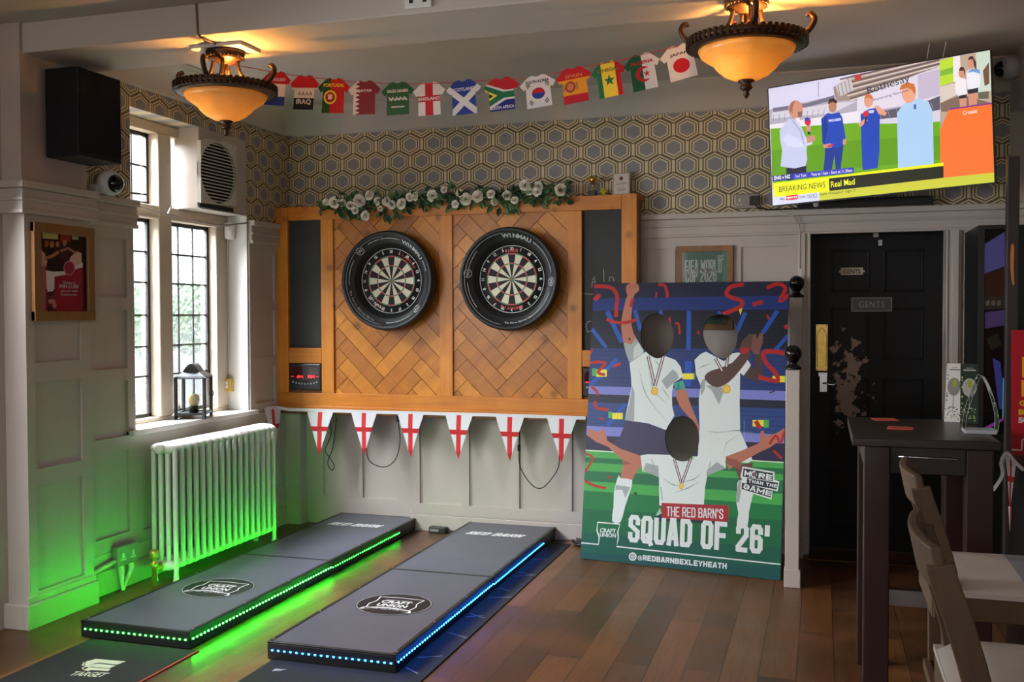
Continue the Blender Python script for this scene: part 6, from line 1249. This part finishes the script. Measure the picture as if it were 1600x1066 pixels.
# ---- bar stools
SEAT = mat('grey_seat_cloth', (176, 166, 158), .7, vary=.04, scale=14.); SEAT2 = mat('blue_grey_seat_cloth', (120, 124, 132), .7, vary=.04, scale=14.)
def bar_stool(loc, label, two_tone):
    t = thing('bar_stool', label, 'bar stool', loc, 'bar stools at the high table'); x, y, _ = loc; W = lambda a, b, c: (x+a, y+b, c)
    hy = .19
    for s in (-1, 1):                                       # rear uprights sweep back above the seat
        pts = cr([W(-.15, s*hy*1.02, 0), W(-.15, s*hy, .4), W(-.158, s*hy, .72), W(-.19, s*hy, .87), W(-.228, s*hy, .985), W(-.236, s*hy, 1.015)], 3, False)
        m = MB(); m.tube(pts, .0255, STOOLW, 4, smooth=False, ph=pi/4, sc=(1.45, .85)); m.build('leg', t, bev=.003)
    for s in (-1, 1): m = MB(); m.bar(W(.20, s*hy*1.02, 0), W(.185, s*hy*.96, .72), .036, .036, STOOLW); m.build('leg', t, bev=.003)
    m = MB(); n_ = 10; pr_ = []
    for i in range(n_+1):                                  # curved crest rail bowed backwards
        b = -hy*1.02+2*hy*1.02*i/n_; bow = .022*(1-(b/hy)**2); pr_.append((b, bow))
    vs = []
    for b, bow in pr_: vs += [W(-.236-bow, b, .955), W(-.212-bow, b, .955), W(-.256-bow, b, 1.05), W(-.232-bow, b, 1.05)]
    fs = []
    for i in range(n_): o = 4*i; fs += [(o, o+4, o+6, o+2), (o+1, o+3, o+7, o+5), (o+2, o+6, o+7, o+3), (o, o+1, o+5, o+4)]
    fs += [(0, 2, 3, 1), (4*n_, 4*n_+1, 4*n_+3, 4*n_+2)]; m.add(vs, fs, STOOLW); m.build('crest_rail', t, bev=.006)
    m = MB(); m.box(x-.20, x+.205, y-hy-.01, y-hy+.015, .655, .725, STOOLW).box(x-.20, x+.205, y+hy-.015, y+hy+.01, .655, .725, STOOLW).box(x+.18, x+.205, y-hy, y+hy, .655, .725, STOOLW).box(x-.205, x-.18, y-hy, y+hy, .655, .725, STOOLW); m.build('seat_frame', t, bev=.003)
    def cushion(a0, a1, mm):
        m = MB(); nx, ny = 8, 10; vs = []
        for i in range(nx+1):
            for j in range(ny+1):
                a = a0+(a1-a0)*i/nx; b = -hy-.02+(2*hy+.04)*j/ny; ea = min(1, (a+.205)/.05, (.215-a)/.05); eb = min(1, (b+hy+.02)/.05, (hy+.02-b)/.05)
                vs.append(W(a, b, .735+.032*sqrt(max(0, ea))*sqrt(max(0, eb))))
        fs = [(i*(ny+1)+j, (i+1)*(ny+1)+j, (i+1)*(ny+1)+j+1, i*(ny+1)+j+1) for i in range(nx) for j in range(ny)]; m.add(vs, fs, mm, True)
        m.box(x+a0, x+a1, y-hy-.02, y+hy+.02, .722, .736, mm); return m
    if two_tone:
        m = cushion(-.205, .03, SEAT); m2 = cushion(.03, .215, SEAT2); m.build('seat_pad', t); m2.build('seat_pad', t)
    else: cushion(-.205, .215, SEAT).build('seat_pad', t)
    for a, b in ((W(-.18, -hy, .30), W(.19, -hy, .30)), (W(-.18, hy, .30), W(.19, hy, .30)), (W(.192, -hy, .22), W(.192, hy, .22)), (W(-.18, -hy, .40), W(-.18, hy, .40))):
        m = MB(); m.bar(a, b, .022, .034, STOOLW); m.build('stretcher', t, bev=.003)
bar_stool((.50, 3.16, 0), 'wooden bar stool with two tone grey seat, farther one before the high table', True)
bar_stool((.455, 2.26, 0), 'wooden bar stool with plain grey seat, nearest the camera', False)
# ================================================================== FAR RIGHT
t = thing('glass_screen_machine', 'tall dark glass fronted machine with purple panels behind the high table', 'machine', (.93, 5.5, 0))
Ym = 5.45; MP = Plane((0, Ym, 0), (1, 0, 0), (0, 0, 1)); mp_ = lambda x, y: onY(x, y, Ym)
xa, xb, xc, xd = mp_(1528, 450).x, mp_(1538, 450).x, mp_(1571, 450).x, mp_(1590, 450).x; zt = mp_(1540, 352).z
post = mat('dark_brown_post', (52, 44, 42), .5, vary=.15)
m = MB(); m.box(xa, xd+.5, Ym+.03, Ym+.5, 0, zt, mat('machine_black', (15, 15, 17), .35)); m.build('cabinet', t)
m = MB(); m.box(xa, xb, Ym, Ym+.04, 0, zt, BLACK); m.box(xb, xc, Ym, Ym+.04, zt-.02, zt, BLACK); m.build('door_frame', t)
m = MB(); m.box(xc, xd, Ym-.03, Ym+.03, 0, mp_(1575, 246).z, post); pp_ = m.build('side_post', t, bev=.004)
m = MB(); art(m, Plane((0, Ym-.031, 0), (1, 0, 0), (0, 0, 1)), cr([tuple((mp_(x, y).x, mp_(x, y).z)) for x, y in ((1578, 384), (1583, 386), (1582, 420), (1583, 444), (1580, 444), (1577, 420))], 2), [], ink(206, 128, 60)); m.build('orange_light_patch', pp_)  # orange light on the post, painted on as a patch
mq = lambda l: [(mp_(x, y).x, mp_(x, y).z) for x, y in l]
D2 = Plane((0, Ym+.02, 0), (1, 0, 0), (0, 0, 1)); m = MB(); S3 = lambda r, g_, b, s: emit('panel_%d_%d_%d' % (r, g_, b), (r, g_, b), s)
mc = ink(14, 16, 18)
art(m, D2, mq([(1538, 356), (1571, 356), (1571, 690), (1538, 690)]), [(mq([(1538, 382), (1571, 362), (1571, 416), (1538, 428)]), S3(84, 78, 140, .3)), (mq([(1538, 428), (1571, 418), (1571, 462), (1538, 464)]), ink(104, 62, 34)), (mq([(1538, 464), (1572, 462), (1572, 482), (1538, 484)]), ink(96, 84, 78)), (mq([(1540, 488), (1572, 484), (1572, 508), (1540, 514)]), S3(80, 56, 110, .28)), (mq([(1542, 530), (1560, 520), (1566, 540), (1550, 548)]), ink(70, 80, 66)), (mq([(1552, 560), (1564, 566), (1572, 640), (1562, 640)]), S3(60, 70, 150, .3)), (mq([(1568, 590), (1574, 600), (1572, 655), (1567, 655)]), S3(90, 170, 190, .4)), (mq([(1540, 668), (1572, 652), (1572, 656), (1540, 674)]), S3(150, 60, 150, .4))]
    +[(mq([(1541+9*i, 470), (1547+9*i, 469), (1547+9*i, 477), (1541+9*i, 478)]), ink(176, 160, 156)) for i in range(3)], mc); m.build('display', t)
m = MB(); m.add([(xb, Ym+.005, .9), (xc, Ym+.005, .9), (xc, Ym+.005, zt-.02), (xb, Ym+.005, zt-.02)], [(0, 1, 2, 3)], clear_glass()); m.build('glass', t)
t = thing('side_cabinet', 'black side cabinet at the right edge under the red promotional sign', 'cabinet', (1.05, 4.5, 0))
m = MB(); m.box(.775, 1.35, 4.30, 4.75, 0, .875, mat('cabinet_black', (22, 20, 20), .4)); m.build('body', t, bev=.004); m = MB(); m.box(.765, 1.36, 4.29, 4.76, .875, .90, mat('cabinet_top_wood', (96, 44, 24), .4)); m.build('top', t, bev=.003)
PB_ = Plane(onY(1580, 710, 4.42)+V((0, 0, 0)), (1, .0, 0), (.07, .05, 1)); PB_.o.z = max(PB_.o.z, .902)
t = thing('promotional_sign', 'red promotional sign with yellow blocks standing at the right edge', 'sign', tuple(PB_.o))
m = MB(); ys = ink(232, 176, 40); rs = ink(178, 26, 40); hs = PB_.px(1597, 516)[1]
m_out = rect(0, 0, .32, hs); slab(m, PB_, m_out, .004, rs)
pq = lambda l: [PB_.px(*p) for p in l]
def box_px(xa, ya, xb, yb): a, b = PB_.px(xa, ya), PB_.px(xb, yb); return rect(min(a[0], b[0]), min(a[1], b[1]), max(a[0], b[0])+.12, max(a[1], b[1]))
m.build('board', t); m = MB()
art(m, PB_, rect(.001, .001, .319, hs-.001), [(box_px(1597, 558, 1600, 590), ys), (box_px(1596, 594, 1600, 620), ys)], rs, .0006)
wS2 = ink(222, 214, 214)
h1 = PB_.px(1594, 625)[1]-PB_.px(1594, 634)[1]
for s, (x, y), c, wd in (('GE', (1592.5, 634.5), ys, .042), ('BU', (1591.5, 648.5), ys, .042), ('50', (1591, 661), wS2, .036)):
    a = PB_.px(x, y); text(m, PB_, s if s == '50' else s, a[0], a[1], a[0]+wd, a[1]+h1, c, .0012, .05)
m.build('print', t)
m = MB(); a = [PB_.px(1581, 703), PB_.px(1596, 703.5), PB_.px(1597, 688), PB_.px(1600, 686)]; art(m, PB_, stroke([a[0], a[1], a[2], a[3]], .006), [], wS2, .0012); m.build('emblem', t)
t = thing('flag_bunting', 'red cross bunting draped over the black side cabinet at the right edge', 'bunting', (.80, 4.25, .90))
G = Plane((0, 4.27, 0), (1, 0, 0), (0, 0, 1)); gg = lambda x, y: G.px(x, y)
gw_ = lambda x, y: (1300+.22523*x, 620+.22523*y)
m = MB(); tp_ = [gg(*gw_(x, y)) for x, y in ((1115, 650), (1180, 545), (1172, 460), (1195, 400), (1220, 395), (1270, 455), (1330, 510))]
art(m, G, stroke(cr(tp_, 4, False), .013), [], wf, .004); m.build('tape', t)
a, b, c = gg(*gw_(1205, 405)), gg(*gw_(1275, 460)), gg(*gw_(1232, 790)); pennant(G, a, b, c, 0.).build('pennant', t)
a, b, c = gg(*gw_(1222, 760)), gg(*gw_(1245, 760)), gg(*gw_(1234, 940)); m = MB(); art(m, G, [a, b, c], [([(a[0]+.006, a[1]), b, (c[0]+.01, c[1]), c], rf)], wf, .002); m.build('pennant', t)
